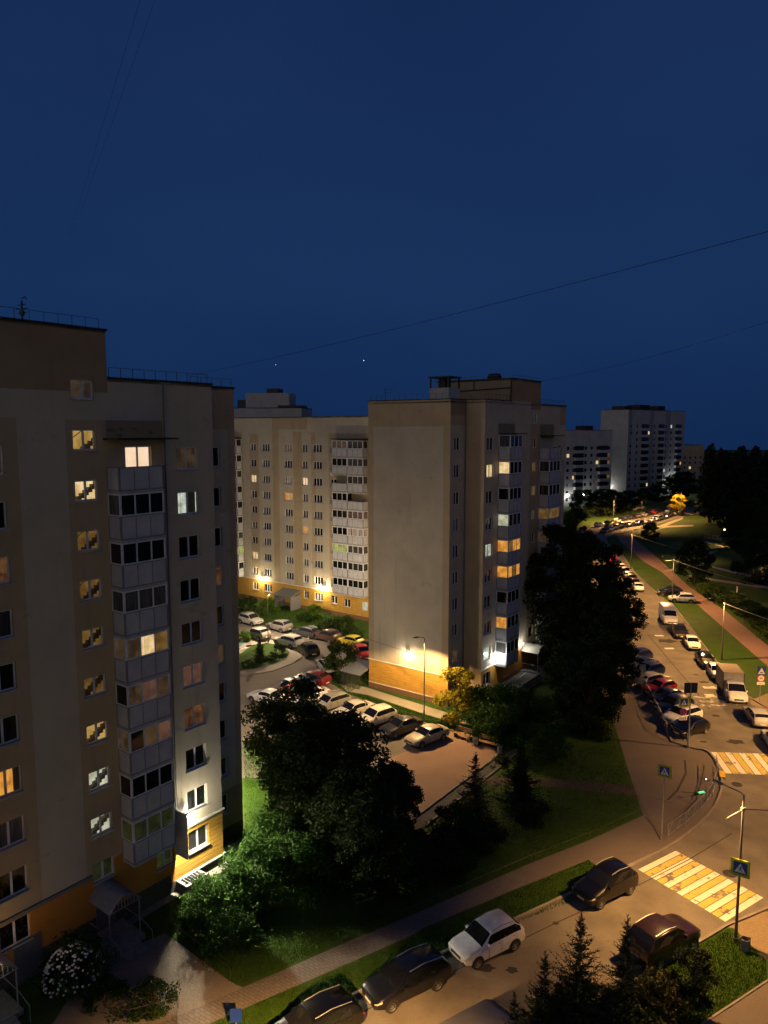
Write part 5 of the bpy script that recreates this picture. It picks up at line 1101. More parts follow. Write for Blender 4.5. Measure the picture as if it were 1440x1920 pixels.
# ------------------------------------------------------------------ lamps
WARM = (1, .50, .145); AMB = (1, .60, .22); WH = (1, .80, .50); COOL = (1, .93, .80)
def street_lamp(base, h, arm, label, power=900, col=WARM, group='street lamps', cut=74, blend=.25, r=.075, head=True, tilt=0, bw=2.0):
    o = empty('street_lamp', v3(base), label, 'street lamp', group)
    mb = MB(); mb.tube([(0, 0, 0), (0, 0, .8), (0, 0, h)], [r*1.35, r*1.15, r*.62], 10); mb.tube([(0, 0, 0), (0, 0, .25)], r*1.9, 10); mb.build('pole', 'lamp_pole', o, None, True)
    a = Vector((arm[0], arm[1], 0)); e = Vector((0, 0, h)) + a + Vector((0, 0, .25)); d = a.normalized(); s_ = Vector((-d.y, d.x, 0))
    mb = MB(); mb.tube([(0, 0, h-.05), (d.x*.15, d.y*.15, h+.12), e], [.04, .035, .03], 7); mb.build('arm', 'lamp_pole', o, None, True)
    mb = MB(); L, W = .62, .14
    p = [e + d*k*L + s_*w for k, w in ((0, -W*.5), (.45, -W), (1, -W*.55), (1, W*.55), (.45, W), (0, W*.5))]
    n = len(p); lo = [q - Vector((0, 0, .03)) for q in p]; hi = [e + (q - e)*.92 + Vector((0, 0, .08)) for q in p]
    mb.add(lo + hi, [tuple(range(n-1, -1, -1)), tuple(range(n, 2*n))] + [(i, (i+1) % n, n + (i+1) % n, n + i) for i in range(n)]); hd = mb.build('lamp_head', 'lamp_pole', o)
    c = e + d*L*.6; mb = MB(); mb.add([c + d*.2 + s_*.08 - Vector((0, 0, .036)), c - d*.2 + s_*.08 - Vector((0, 0, .036)), c - d*.2 - s_*.08 - Vector((0, 0, .036)), c + d*.2 - s_*.08 - Vector((0, 0, .036))], [(0, 1, 2, 3)]); mb.build('lens', 'street_warm', hd)
    lamp('SPOT' if cut else 'POINT', c - Vector((0, 0, .12 if cut else .3)), power, col, o, .12, (R(2*cut), blend) if cut else None, batwing=bw if cut else 0, aim=(d.x*math.sin(R(tilt)), d.y*math.sin(R(tilt)), -math.cos(R(tilt))))
    return o
def wall_lamp(F, t, z, label, power, col=WH, globe='globe_warm', out=.32, r=.13, group='wall lamps', down=0, beam=0):
    p = F.P(t, 0, z); o = empty('wall_lamp', p, label, 'wall lamp', group)
    q = F.P(t, out, z) - p
    mb = MB(); mb.tube([(0, 0, .0), (q.x*.5, q.y*.5, .22), (q.x, q.y, .2)], .025, 6); mb.tube([(0, 0, -.12), (0, 0, .12)], .05, 6); mb.build('bracket', 'dark_metal', o)
    mb = MB(); mb.lathe([(0, .2), (r*1.15, .2), (r*1.15, .16), (0, .15)], 12, 0, Matrix.Translation((q.x, q.y, 0))); mb.build('hood', 'dark_metal', o)
    mb = MB(); mb.sphere((q.x, q.y, 0.02), r, 10); mb.build('globe', globe, o, None, True)
    f = F.n; lamp('SPOT' if down else 'POINT', (q.x + f.x*(r+.12), q.y + f.y*(r+.12), -.03), power, col, o, .1, (R(2*down), .3) if down else None, aim=(f.x*.25, f.y*.25, -1) if down else None)
    if beam: lamp('SPOT', (q.x + f.x*(r+.2), q.y + f.y*(r+.2), -.05), beam, col, o, .1, (R(158), .45), aim=(f.x*.75, f.y*.75, -.8))
    return o
P_ST = 5000
pole = at(1379,1765); hd = at(1368,1508,9.0) - pole
street_lamp(pole, 8.75, Vector((-.8, .75)), 'tall street lamp with a crossing sign on its pole by the near crosswalk', P_ST*1.75, group='tall street lamps on the roads', cut=69, blend=.75, bw=1.5, tilt=-8)
street_lamp(at(1353,1237), 7.8, Vector((-1.5, -.2)), 'street lamp on the verge nearest the box truck', P_ST*1.35, group='tall street lamps on the roads', cut=76, blend=.5)
street_lamp(at(1260,1130), 7.8, Vector((-1.6, -.2)), 'street lamp standing behind the tall white panel van', P_ST*1.35, group='tall street lamps on the roads', cut=76, blend=.5)
street_lamp(at(1183,1067), 7.8, Vector((-1.6, -.2)), 'street lamp on the verge farthest up the side road, by the row under the trees', P_ST*1.1, group='tall street lamps on the roads', cut=76, blend=.5)
street_lamp(at(1213,985) + Vector((-1, 2)), 8, Vector((-1.2, 1.0)), 'street lamp between the two rows of cars on the far road', P_ST*2.2, group='tall street lamps on the roads', cut=76, blend=.5)
street_lamp(at(1150,978), 7, Vector((1.2, -1.0)), 'short street lamp above the upper row of cars on the far road', P_ST*1.8, group='tall street lamps on the roads', cut=76, blend=.5)
street_lamp(at(1276,968), 8, Vector((-1.2, -.4)), 'street lamp beside the yellow lit tree at the end of the far road', P_ST*1.3, group='tall street lamps on the roads', cut=76, blend=.5)
street_lamp(Vector((-1.8, 19.8)), 8.75, Vector((-.3, .9)), 'street lamp below the bottom edge lighting the near road', P_ST*4.8, group='tall street lamps on the roads', cut=66, blend=.5)
street_lamp(Vector((42.5, 60.5)), 8.75, Vector((-1.3, .3)), 'street lamp just past the right edge at the far crosswalk', P_ST*1.5, group='tall street lamps on the roads', cut=76, blend=.5)
street_lamp(at(795,1340), 8.0, Vector((-.65, -.4)), 'slim lamp post in front of the lit gable', 7000, AMB, group='courtyard lamp posts', cut=72, blend=.3, r=.06, bw=.8, tilt=10)
street_lamp(at(503,1205), 6.4, Vector((.2, .6)), 'slim lamp post on the island lawn of the courtyard', 6500, (1, .74, .45), group='courtyard lamp posts', cut=0, r=.05)
street_lamp(Vector((-13.6, 66.5)), 8.6, Vector((.7, .4)), 'courtyard lamp post standing just behind the end of the near left block', 3400, (1, .76, .5), group='courtyard lamp posts', cut=0, r=.05)
street_lamp(Vector((3.5, 97.5)), 7.5, Vector((-.4, .6)), 'courtyard lamp post standing behind the middle block', 5600, (1, .74, .45), group='courtyard lamp posts', cut=0, r=.05)
for px, py, h, pw, lab in ((1432,1092,3.6,420,'small lantern post on the park path at the right edge'),(1357,1024,4,700,'lantern post by the orange screen in the park'),(1312,1050,3.6,380,'lantern post hidden in leaves at the bend of the park path'),(1446,1035,4,700,'lantern post lighting the orange corner at the right edge')):
    p = at(px, py); o = empty('park_lantern', v3(p), lab, 'lantern', 'park lanterns')
    mb = MB(); mb.tube([(0, 0, 0), (0, 0, h)], [.06, .04], 8); mb.build('pole', 'lamp_pole', o); mb = MB(); mb.lathe([(0, h), (.1, h), (.13, h+.3), (0, h+.3)], 10); mb.build('globe', 'street_warm', o); mb = MB(); mb.lathe([(0, h+.3), (.3, h+.31), (.25, h+.38), (0, h+.42)], 12); mb.build('hood', 'dark_metal', o)
    lamp('SPOT', (0, -.25, h+.25), pw*2.4, WARM, o, .1, (R(150), .4), aim=(0, 0, -1))
wall_lamp(P1, -3.3, 4.85, 'bright wall lamp beside the lowest balcony of the near left block', 700, (1, .88, .62), 'globe_white', .5, beam=6000)
wall_lamp(end, 4.5, 4.6, 'wall lamp on the end wall of the near left block lighting the lawn', 9500, (1, .86, .5), 'globe_warm', .45, down=66)
wall_lamp(G, 5.35, 4.85, 'bright round wall lamp in the middle of the lit gable', 150, WH, 'globe_white', .3, .16)
wall_lamp(M2, 2.75, 4.5, 'bright wall lamp beside the lowest road side balcony of the middle block', 200, COOL, 'globe_white', .38, .16)
wall_lamp(M2, 9.3, 4.3, 'small added lamp brightening the pale arched canopy of the middle block', 90, COOL, 'globe_white', .35, .07)  # added light for the canopy, which the balconies screen from the wall lamp
wall_lamp(K, -22.4, 3.95, 'left one of the two bright wall lamps on the long courtyard block', 800, (1, .8, .46), 'globe_warm', .4, .22)
wall_lamp(K, -8.9, 4.1, 'right one of the two bright wall lamps on the long courtyard block', 800, (1, .8, .46), 'globe_warm', .4, .22)
E2F = Face((67.5, 275), (.895, .45)); 
for t, lab in ((1.2, 'cold entrance lamp at the left end of the far grey block'), (8.8, 'cold entrance lamp in the middle of the far grey block'), (19.5, 'cold entrance lamp at the right end of the far grey block')): wall_lamp(E2F, t, 4.4, lab, 600, (1, .97, .88), 'globe_white', .6, .38, group='cold entrance lamps on the far blocks')
TG = Face(TF.P(0, -13, 0), (TF.n.x, TF.n.y)); wall_lamp(TG, 4.0, 4.6, 'cold lamp low on the blank gable of the far tower', 1500, (1, .97, .88), 'globe_white', .6, .5, group='cold entrance lamps on the far blocks')
wall_lamp(TF, 33, 5.0, 'left one of two cold lamps at the right side of the far tower', 1200, (1, .97, .88), 'globe_white', .6, .4, group='cold entrance lamps on the far blocks'); wall_lamp(TF, 37, 6.0, 'right one of two cold lamps at the right side of the far tower', 900, (1, .97, .88), 'globe_white', .6, .35, group='cold entrance lamps on the far blocks')
lp_ = P1.P(-15.8, 1.6, 2.75); o = empty('entrance_lamp', lp_, 'small lamp under the canopy at the bottom left corner', 'lamp'); mb = MB(); mb.sphere((0, 0, 0), .07, 8); mb.build('globe', 'globe_warm', o); mb = MB(); mb.tube([(0, 0, .07), (0, 0, .4)], .015, 5); mb.build('bracket', 'dark_metal', o); lamp('POINT', (.15, -.15, .55), 70, (1, .6, .25), o, .08)

# ------------------------------------------------------------------ cables
def cable(a, b, sag, label, r=.014, name='overhead_cable', group='overhead cables', n=28, mat='dark_metal'):
    mb = MB(); mb.tube([a.lerp(b, k/n) - Vector((0, 0, sag*4*(k/n)*(1 - k/n))) for k in range(n+1)], r, 5)
    return tag(mb.build(name, mat), label, 'cable', group)
near_top = Vector((pole.x, pole.y, 7.95))
cable(near_top, Vector((60, 38, 8.2)), .5, 'cable leaving the near street lamp to the right', .022)
tops = [v3(at(*p), 7.3) for p in ((1353,1237), (1260,1130), (1183,1067))]
for a, lab in zip(tops, ('nearest', 'middle', 'farthest')): cable(a, a + Vector((14, -8.5, -3.2)), .5, 'stay wire slanting right from the %s lamp on the side road verge' % lab, .03, mat='grey_metal')
for p, lab in zip(tops + [near_top], ('nearest verge lamp', 'middle verge lamp', 'farthest verge lamp', 'near crosswalk lamp')):
    o = empty('cable_clamp', p, 'cable clamp high on the pole of the ' + lab, 'clamp', 'cable clamps on lamp posts'); mb = MB(); mb.tube([(0, 0, -.09), (0, 0, .09)], .12, 8); mb.build('band', 'grey_metal', o); 
    if lab[:4] == 'near' and lab[5:7] == 'cr': mb = MB(); mb.tube([(-.08, -.05, 0), (-.8, -.45, -.1), (-1.3, -.8, -.15)], [.022, .016, .008], 6); mb.build('conduit', 'grey_metal', o)
    if lab[:3] == 'mid': mb = MB(); mb.tube([(-.1, 0, 0), (-1.5, -.35, -.1)], [.035, .02], 6); mb.build('insulator', 'grey_metal', o)
cable(sight(355,704,62), sight(1500,418,22), .25, 'long overhead cable rising across the sky to the right edge', .011)
cable(M2.P(13.3, -1, 34.5), sight(1500,584,40), .5, 'overhead cable from the middle block roof to the right edge', .013)
cable(sight(275,-40,24), sight(131,440,46), .0, 'left one of two thin cables dropping at the upper left', .0045)
cable(sight(305,-40,24), sight(150,400,46), .0, 'right one of two thin cables dropping at the upper left', .0045)
cable(v3(at(795,1340), 6.2), G.P(0, .2, 5.6), .1, 'cable from the gable lamp post along the gable to its left corner', .02)

# ------------------------------------------------------------------ signs
def board(mb_list, c, n, w, h, z0, mats):  # helper: slab facing n
    pass
def frame_of(n): n = Vector((n[0], n[1], 0)).normalized(); return Vector((-n.y, n.x, 0)), n
def slab(mb, c, rt, n, w, h, th, o, mi=0):
    z = Vector((0, 0, 1)); a = c + n*o
    mb.hexa([a - rt*w/2 - z*h/2, a + rt*w/2 - z*h/2, a + rt*w/2 - z*h/2 - n*th, a - rt*w/2 - z*h/2 - n*th, a - rt*w/2 + z*h/2, a + rt*w/2 + z*h/2, a + rt*w/2 + z*h/2 - n*th, a - rt*w/2 + z*h/2 - n*th], mi)
def poly(mb, c, rt, n, pts, o, mi=0):
    mb.add([c + rt*x + Vector((0, 0, y)) + n*o for x, y in pts], [tuple(range(len(pts)))], mi)
def crossing_sign(c, n, label, par_loc=None, post_base=None, s=1.0, flip=False):
    rt, n = frame_of(n); base = v3(post_base) if post_base is not None else c
    o = empty('crossing_sign', base, label, 'road sign', 'pedestrian crossing signs'); q = c - base
    if post_base is not None: mb = MB(); mb.tube([(0, 0, 0), (q.x, q.y, q.z + .5*s)], .035, 8); mb.build('post', 'grey_metal', o)
    mb = MB(); slab(mb, q, rt, n, 1.0*s, 1.0*s, .03, .05, 0); b = mb.build('board', 'sign_lime', o)
    mb = MB(); slab(mb, q, rt, n, .7*s, .7*s, .006, .058, 0); mb.build('blue_panel', 'sign_blue', b)
    mb = MB(); poly(mb, q, rt, n, [(-.29*s, -.27*s), (.29*s, -.27*s), (0, .28*s)], .062); mb.build('triangle', 'sign_white', b)
    f = -1 if flip else 1; mb = MB()
    def pl(pts): poly(mb, q, rt, n, [(f*x*s, y*s) for x, y in pts], .066)
    pl([(-.035 + .03*math.cos(a), .12 + .03*math.sin(a)) for a in [k*math.pi/4 for k in range(8)]])
    pl([(-.05, .08), (.02, .08), (.03, -.05), (-.04, -.05)]); pl([(-.04, -.04), (0, -.05), (-.09, -.21), (-.13, -.21)]); pl([(-.02, -.04), (.03, -.05), (.10, -.21), (.06, -.21)]); pl([(.01, .07), (.03, .05), (.11, -.02), (.09, -.04)]); pl([(-.05, .07), (-.03, .05), (-.11, -.03), (-.13, -.01)])
    for k in range(-1, 2): pl([(-.22 + .0 + .16*(k+1), -.265), (-.15 + .16*(k+1), -.265), (-.16 + .16*(k+1), -.235), (-.21 + .16*(k+1), -.235)])
    mb.build('pedestrian_symbol', 'sign_black', b)
    return o
b1 = at(1240,1577); crossing_sign(Vector((b1.x, b1.y, 29 - b1.y*.483)) + Vector((0, -.06, 0)), (-.5, -.87), 'lime bordered pedestrian crossing sign on its own post at the railing end', post_base=b1, s=.95)
crossing_sign(Vector((pole.x, pole.y, 29 - pole.y*.628)) + Vector((-.02, -.12, 0)), (-.55, -.83), 'pedestrian crossing sign fixed to the near lamp post above the crosswalk', s=1.0, flip=True)
b2 = at(1290,1402); o = empty('sign_post', v3(b2), 'dark pole at the plaza corner carrying a dark square sign back', 'sign post')
mb = MB(); mb.tube([(0, 0, 0), (0, 0, 6.2)], [.08, .055], 8); mb.tube([(0, 0, 0), (0, 0, .3)], .13, 8); mb.build('post', 'grey_metal', o)
mb = MB(); mb.box(-.6, .6, -.03, .03, 5.2, 6.15); mb.box(-.55, .55, .03, .06, 5.25, 6.1); mb.build('sign_back', 'dark_metal', o)
crossing_sign(Vector((b2.x - .62, b2.y - .1, 4.35)), (.05, -1), 'pedestrian crossing sign facing the camera on the plaza corner pole', s=.95)
o = empty('no_parking_sign', (b2.x - .62, b2.y - .1, 3.45), 'round blue and red no parking sign below the plaza corner crossing sign', 'road sign')
rt, n = frame_of((.05, -1)); mb = MB(); cir = [(.33*math.cos(a), .33*math.sin(a)) for a in [k*math.pi/10 for k in range(20)]]; poly(mb, Vector((0, 0, 0)), rt, n, cir, .03); poly(mb, Vector((0, 0, 0)), rt, n, cir[::-1], .0); mb.build('disc', 'sign_red', o)
mb = MB(); poly(mb, Vector((0, 0, 0)), rt, n, [(x*.8, y*.8) for x, y in cir], .036); mb.build('blue_panel', 'sign_blue', o); mb = MB(); poly(mb, Vector((0, 0, 0)), rt, n, [(-.2, .16), (-.16, .2), (.2, -.16), (.16, -.2)], .04); mb.build('red_bar', 'sign_red', o)
mb = MB(); slab(mb, Vector((0, 0, -.62)), rt, n, .75, .32, .02, .03); mb.build('plate', 'sign_white', o); mb = MB()
for x in (-.2, 0, .2): slab(mb, Vector((0, 0, -.62)) + rt*x, rt, n, .1, .2, .004, .036)
mb.build('plate_marks', 'sign_back', o)
# hump, 40 and distance plate
b3 = at(1424,1316); o = empty('speed_sign', v3(b3), 'post with blue hump sign, round 40 limit sign and a plate on the verge', 'road sign')
mb = MB(); mb.tube([(0, 0, 0), (0, 0, 3.7)], .035, 8); mb.build('post', 'grey_metal', o); rt, n = frame_of((-.08, -1))
c = Vector((0, -.04, 3.45)); mb = MB(); slab(mb, c, rt, n, .85, .85, .02, .02); hb = mb.build('blue_board', 'sign_blue', o); mb = MB(); poly(mb, c, rt, n, [(-.36, -.33), (.36, -.33), (0, .34)], .026); mb.build('triangle', 'sign_white', hb); mb = MB(); poly(mb, c, rt, n, [(-.2, -.22), (.2, -.22), (.1, -.12), (-.1, -.12)], .03); mb.build('hump_symbol', 'sign_black', hb)
c = Vector((0, -.04, 2.62)); mb = MB(); poly(mb, c, rt, n, [(.4*math.cos(k*math.pi/12), .4*math.sin(k*math.pi/12)) for k in range(24)], .022); poly(mb, c, rt, n, [(.4*math.cos(k*math.pi/12), .4*math.sin(k*math.pi/12)) for k in range(24)][::-1], .0); rb = mb.build('limit_ring', 'sign_red', o); mb = MB(); poly(mb, c, rt, n, [(.30*math.cos(k*math.pi/12), .30*math.sin(k*math.pi/12)) for k in range(24)], .026); mb.build('limit_disc', 'sign_white', rb)
def letters(txt, size, c, n, par, mat='sign_black', name='lettering'):
    cu = bpy.data.curves.new(name, 'FONT'); cu.body = txt; cu.size = size; cu.align_x = 'CENTER'; cu.align_y = 'CENTER'; cu.extrude = .002; cu.materials.append(M[mat])
    ob = bpy.data.objects.new(name, cu); C.objects.link(ob); ob.parent = par; ob.location = c; ob.rotation_euler = (math.pi/2, 0, math.atan2(n[1], n[0]) + math.pi/2)
    m2 = bpy.data.meshes.new_from_object(ob.evaluated_get(bpy.context.evaluated_depsgraph_get())); o2 = link(name, m2, par, c); o2.rotation_euler = ob.rotation_euler; bpy.data.objects.remove(ob); return o2
letters('40', .40, c + n*.03, n, rb)
c = Vector((0, -.04, 2.06)); mb = MB(); slab(mb, c, rt, n, .8, .3, .02, .02); pb = mb.build('plate', 'sign_white', o); letters('200 м', .2, c + n*.026, n, pb)
for px, py, w, lab in ((1203,1302,.75,'back of a sign on a thin post at the tree end of the railing'),):
    b4 = at(px, py); o = empty('sign_post', v3(b4), lab, 'sign post'); mb = MB(); mb.tube([(0, 0, 0), (0, 0, 3.3)], .03, 8); mb.build('post', 'grey_metal', o); mb = MB(); mb.box(-.35, .35, -.02, .02, 2.7, 3.4); mb.lathe([(0, 0), (.33, 0), (.33, .03), (0, .03)], 16, 0, Matrix.Translation((0, 0, 2.3)) @ Matrix.Rotation(math.pi/2, 4, 'X')); mb.build('sign_back', 'sign_back', o)
b5 = at(443,1932); o = empty('parking_sign', v3(b5), 'blue sign plate on a short post at the bottom edge by the verge', 'road sign'); mb = MB(); mb.tube([(0, 0, 0), (0, 0, 1.1)], .03, 6); mb.build('post', 'grey_metal', o); mb = MB(); mb.box(-.28, .28, -.03, .01, .45, 1.15); mb.build('board', 'sign_blue', o)

# ------------------------------------------------------------------ railings and low fences
def railing(pts, h, label, cross=True, name='pedestrian_railing', mat='grey_metal', step=2.0, group=None, r=.028, cat='railing'):
    o = empty(name, v3(pts[0]), label, cat, group); b = v3(pts[0]); k = 0; posts = []
    fine = []
    for a, c in zip(pts, pts[1:]):
        m_ = max(1, round((c-a).length/step)); fine += [a.lerp(c, i/m_) for i in range(m_)]
    fine.append(pts[-1])
    rails = MB(); infill = MB()
    for a, c in zip(fine, fine[1:]):
        A3, C3 = v3(a) - b, v3(c) - b
        for z in ((h, h*.22) if cross else (h,)): rails.tube([A3 + Vector((0, 0, z)), C3 + Vector((0, 0, z))], r*.8, 5)
        if cross:
            for i in range(4):
                p, q = A3.lerp(C3, i/4), A3.lerp(C3, (i+1)/4); z0, z1 = (h*.22, h) if i % 2 == 0 else (h, h*.22); infill.tube([p + Vector((0, 0, z0)), q + Vector((0, 0, z1))], r*.5, 4)
    rails.build('rail', mat, o)
    if cross: infill.build('infill', mat, o)
    for p in fine[:90]:
        mb = MB(); q = v3(p) - b; mb.tube([q, q + Vector((0, 0, h))], r, 5); mb.build('post', mat, o)
    return o
railing(A((1188,1252),(1205,1285),(1228,1330),(1250,1376),(1288,1396)), 1.05, 'grey crossbar railing along the parked row on the side road')
railing(A((1343,1436),(1345,1462),(1335,1494),(1312,1522),(1285,1548),(1252,1572)), 1.05, 'curved grey crossbar railing round the plaza corner')
railing(A((313,1742),(332,1757),(432,1838)), .7, 'thin low fence between the lit bushes and the entrance paving', False, 'low_fence', 'rail_metal', 1.8, None, .018, 'fence')
railing(A((240,1915),(334,1890),(331,1925)), .6, 'thin low fence round the flower bed at the bottom edge', False, 'low_fence', 'rail_metal', 1.6, None, .018, 'fence')
railing(A((690,1313),(760,1344),(838,1366)), .55, 'low fence between the gable lawn and the parked saloons', True, 'low_fence', 'rail_metal', 2, None, .016, 'fence')
railing(A((640,1772),(800,1702),(996,1616),(1106,1573),(1206,1527),(1190,1478)), .5, 'low dark fence along the upper edge of the near pavement', False, 'low_fence', 'rail_metal', 2.5, None, .015, 'fence')
railing(A((1385,1012),(1352,1014),(1322,1010)), 1.3, 'orange lit slatted screen beside the park path', True, 'park_screen', 'wood_slat', 1.2, None, .09, 'screen')

# ------------------------------------------------------------------ benches, bins, scooter, person
def bench(p, d, label):
    o = empty('park_bench', v3(p), label, 'bench', 'benches by the pink paving', math.atan2(d[1], d[0]))
    mb = MB()
    for k in range(5): mb.box(-.95, .95, -.05 + .1*k, .03 + .1*k, .43, .47)
    mb.build('seat', 'wood_slat', o); mb = MB()
    for k in range(3): mb.box(-.95, .95, .48 + .03*k, .51 + .03*k, .6 + .13*k, .7 + .13*k)
    mb.build('backrest', 'wood_slat', o)
    for x in (-.85, .85): mb = MB(); mb.box(x-.05, x+.05, -.05, .5, .0, .43); mb.box(x-.04, x+.04, .44, .52, .43, .95); mb.box(x-.05, x+.05, -.06, .45, .62, .67); mb.build('leg', 'dark_metal', o)
dB = (at(915,1398) - at(868,1385)).normalized()
bench(at(867,1386), dB, 'left bench with backrest by the dark bushes'); bench(at(913,1402), dB, 'right bench with a pale seat next to the end bin')
for px, py, lab in ((891,1398,'round litter bin between the two benches'),(937,1413,'litter bin at the right end of the benches'),(1396,1783,'small dark litter bin at the foot of the near lamp post')):
    o = empty('litter_bin', v3(at(px, py)), lab, 'litter bin', 'litter bins'); mb = MB(); mb.lathe([(0, .08), (.2, .08), (.25, .75), (.21, .75), (.19, .2), (0, .2)], 12); mb.build('bucket', 'sign_back', o); mb = MB(); mb.tube([(-.28, 0, 0), (-.28, 0, .8), (.28, 0, .8), (.28, 0, 0)], .025, 6); mb.build('stand', 'dark_metal', o)
p = at(1314,1489); q = at(1324,1487); d = (q - p).normalized(); o = empty('electric_scooter', v3(p), 'parked electric scooter with green lights on the corner plaza', 'scooter', None, math.atan2(d.y, d.x))
mb = MB(); mb.hexa([(-.4,-.1,.12),(.4,-.08,.12),(.4,.08,.12),(-.4,.1,.12),(-.4,-.1,.19),(.4,-.08,.19),(.4,.08,.19),(-.4,.1,.19)]); mb.build('deck', 'green_plastic', o)
mb = MB(); mb.tube([(.42, 0, .15), (.52, 0, .3), (.42, 0, 1.15)], .03, 7); mb.build('stem', 'grey_metal', o); mb = MB(); mb.tube([(.42, -.27, 1.13), (.42, .27, 1.13)], .022, 7); mb.build('handlebar', 'dark_metal', o)
for x in (-.48, .56): mb = MB(); mb.lathe([(.06, -.03), (.12, -.03), (.12, .03), (.06, .03)], 14, 0, Matrix.Translation((x, 0, .12)) @ Matrix.Rotation(math.pi/2, 4, 'X')); mb.build('wheel', 'tyre', o)
mb = MB(); mb.sphere((.46, 0, 1.18), .04, 6); mb.build('headlight', 'led_white', o); mb = MB(); mb.box(-.25, .3, -.112, -.1, .13, .17); mb.box(-.25, .3, -.06, .06, .191, .2); mb.build('deck_light', 'led_green', o)
def skin(name, verts, edges, radii, mat, par, root=0, sub=1):
    me = bpy.data.meshes.new(name); me.from_pydata([Vector(v) for v in verts], edges, []); me.materials.append(M[mat]); ob = link(name, me, par)
    ob.modifiers.new('skin', 'SKIN'); me.skin_vertices or None
    if not me.skin_vertices: 
        bm = bmesh.new(); bm.from_mesh(me); bm.verts.layers.skin.verify(); bm.to_mesh(me); bm.free()
    for i, r_ in enumerate(radii): sv = me.skin_vertices[0].data[i]; sv.radius = (r_, r_*(.75 if 'torso' in name else .9)); sv.use_root = (i == root)
    s_ = ob.modifiers.new('sub', 'SUBSURF'); s_.levels = s_.render_levels = sub
    dg = bpy.context.evaluated_depsgraph_get(); m2 = bpy.data.meshes.new_from_object(ob.evaluated_get(dg)); ob.modifiers.clear(); ob.data = m2; m2.shade_smooth(); return ob
pp_ = at(1148,1306); o = empty('person', v3(pp_), 'person in a white top and dark trousers walking at the tree edge', 'person', None, R(200))
V = [(0,0,.93),(0,0,1.12),(0,.01,1.38),(0,.0,1.5),(0,-.02,1.58),(0,-.03,1.68), (-.18,.0,1.40),(-.24,.06,1.12),(-.25,-.06,.88), (.18,0,1.40),(.24,-.08,1.13),(.25,-.2,.92), (-.1,0,.88),(-.1,-.14,.5),(-.1,-.02,.08),(-.1,-.16,.04), (.1,0,.88),(.1,.06,.49),(.1,.25,.1),(.1,.14,.04)]
E = [(0,1),(1,2),(2,3),(3,4),(4,5),(2,6),(6,7),(7,8),(2,9),(9,10),(10,11),(0,12),(12,13),(13,14),(14,15),(0,16),(16,17),(17,18),(18,19)]
skin('body', V, E, [.13,.12,.14,.05,.085,.095,.06,.045,.035,.06,.045,.035,.085,.06,.045,.04,.085,.06,.045,.04], 'skin', o, 0, 2)
skin('shirt', [(0,0,.9),(0,0,1.12),(0,.01,1.38),(-.18,0,1.40),(-.23,.05,1.16),(.18,0,1.40),(.23,-.06,1.16)], [(0,1),(1,2),(2,3),(3,4),(2,5),(5,6)], [.16,.15,.165,.08,.075,.08,.075], 'cloth_white', o)
skin('trousers', [(0,0,.93),(-.1,0,.86),(-.1,-.14,.5),(-.1,-.03,.12),(.1,0,.86),(.1,.06,.49),(.1,.245,.13)], [(0,1),(1,2),(2,3),(0,4),(4,5),(5,6)], [.15,.105,.08,.06,.105,.08,.06], 'cloth_dark', o)
mb = MB(); mb.sphere((0, 0, 1.68), .118, 8); ob = mb.build('hair', 'hair', o, None, True)
for v_ in ob.data.vertices:
    if v_.co.y < -.06 and v_.co.z < 1.72: v_.co.y = -.05
# small bollards / markers in the park strip
for px, py, lab in ((1325,1118,'pale bollard at the end of the footpath car'),(1382,1110,'grey marker post among the added dark bushes')):
    o = empty('bollard', v3(at(px, py)), lab, 'bollard'); mb = MB(); mb.lathe([(0, 0), (.12, 0), (.12, .9), (.08, 1.0), (0, 1.02)], 12); mb.build('post', 'trim_white', o); mb = MB(); mb.lathe([(.125, .7), (.125, .82)], 12); mb.build('band', 'sign_red', o)
# stars
for px, py, r_, lab in ((682,676,1.3,'bright star right of the centre above the long courtyard block'),(517,684,.8,'faint star left of the bright star above the long courtyard block')):
    c = sight(px, py, 2600); mb = MB(); mb.sphere((0, 0, 0), r_, 6); ob = mb.build('star', 'star_light'); ob.location = c; tag(ob, lab, 'star')

# ------------------------------------------------------------------ sky, camera
w = bpy.data.worlds.new('World'); scene.world = w; w.use_nodes = True; nt = w.node_tree; bg = nt.nodes['Background']
sky = nt.nodes.new('ShaderNodeTexSky'); sky.sky_type = 'NISHITA'; sky.sun_disc = False; sky.sun_elevation = R(-5.0); sky.sun_rotation = R(180); sky.ozone_density = 4.0; sky.air_density = 1.0; sky.dust_density = .6
SKYK = 0.1; bg.inputs['Strength'].default_value = 1.0
def vmul(col, k):
    m = nt.nodes.new('ShaderNodeMix'); m.data_type = 'RGBA'; m.blend_type = 'MULTIPLY'; m.inputs[0].default_value = 1; nt.links.new(col, m.inputs[6]); m.inputs[7].default_value = (*k, 1); return m.outputs[2]
def vadd(a, b_):
    m = nt.nodes.new('ShaderNodeMix'); m.data_type = 'RGBA'; m.blend_type = 'ADD'; m.inputs[0].default_value = 1; nt.links.new(a, m.inputs[6])
    if hasattr(b_, 'is_output'): nt.links.new(b_, m.inputs[7])
    else: m.inputs[7].default_value = (*b_, 1)
    return m.outputs[2]
tc = nt.nodes.new('ShaderNodeTexCoord'); sp = nt.nodes.new('ShaderNodeSeparateXYZ'); nt.links.new(tc.outputs['Generated'], sp.inputs[0])
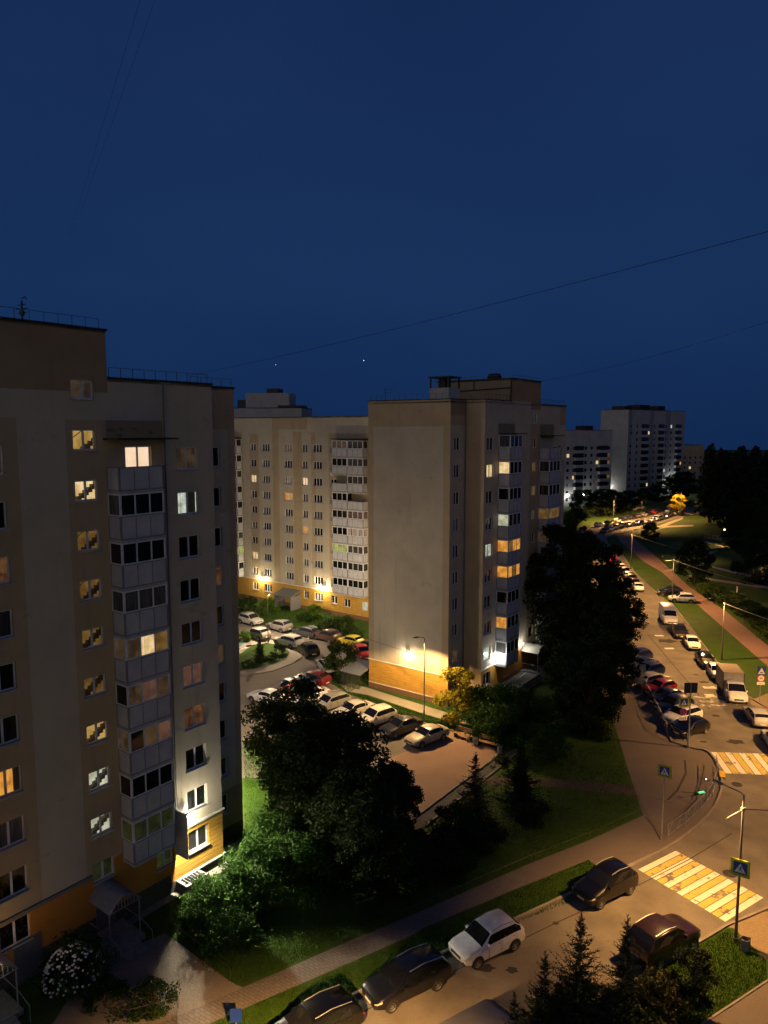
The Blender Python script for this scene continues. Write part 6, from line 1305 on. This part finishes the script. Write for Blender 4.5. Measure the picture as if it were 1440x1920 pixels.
# dusk blue, a little deeper towards the zenith and the right; thin uneven cloud; afterglow low behind the camera
rz_ = ramp(nt, sp.outputs[2], [(0.0, (.0064, .0240, .084)), (.18, (.0082, .0300, .101)), (.42, (.0086, .0270, .094)), (.75, (.0074, .0205, .077))])
nz_ = noise(nt, (1.5, 1.5, 3.2), 4, .5, 'Generated'); cl = ramp(nt, nz_.outputs[0], [(.32, (.80, .82, .86)), (.68, (1.10, 1.06, 1.03))])
base = mixc(nt, 1.0, rz_.outputs[0], cl.outputs[0], 'MULTIPLY')
mu = nt.nodes.new('ShaderNodeMath'); mu.operation = 'MULTIPLY_ADD'; mu.inputs[1].default_value = -.5; mu.inputs[2].default_value = .5; dt = nt.nodes.new('ShaderNodeVectorMath'); dt.operation = 'DOT_PRODUCT'; dt.inputs[1].default_value = (.55, .835, 0); nt.links.new(tc.outputs['Generated'], dt.inputs[0]); nt.links.new(dt.outputs['Value'], mu.inputs[0])
glow = ramp(nt, mu.outputs[0], [(.5, (0, 0, 0)), (.70, (.20, .165, .12)), (1, (.46, .385, .28))])
low_ = ramp(nt, sp.outputs[2], [(0, (1, 1, 1)), (.25, (.6, .6, .6)), (.7, (.06, .06, .06))])
glw = mixc(nt, 1.0, glow.outputs[0], low_.outputs[0], 'MULTIPLY')
col = vadd(vadd(base, glw), vmul(sky.outputs[0], (SKYK*.0, SKYK*.0, SKYK*.0)))
nt.links.new(col, bg.inputs[0])

cam = bpy.data.cameras.new('camera'); co = bpy.data.objects.new('camera', cam); C.objects.link(co)
co.location = (0, 0, CAM_H); co.rotation_euler = (R(90) - PITCH, 0, 0); cam.sensor_fit = 'VERTICAL'; cam.sensor_height = 24; cam.lens = 24*F_PX/1920; cam.clip_end = 6000; cam.clip_start = .3
scene.camera = co
scene.view_settings.view_transform = 'Standard'; scene.view_settings.look = 'None'; scene.view_settings.exposure = 0; scene.view_settings.gamma = 1
cy = scene.cycles; cy.max_bounces = 5; cy.diffuse_bounces = 2; cy.glossy_bounces = 3; cy.transmission_bounces = 2; cy.sample_clamp_indirect = 2.0; cy.caustics_reflective = False; cy.caustics_refractive = False; cy.use_denoising = True; cy.use_light_tree = True
try: cy.denoiser = 'OPENIMAGEDENOISE'; cy.denoising_input_passes = 'RGB_ALBEDO_NORMAL'
except Exception: pass
scene.render.resolution_x, scene.render.resolution_y = 768, 1024
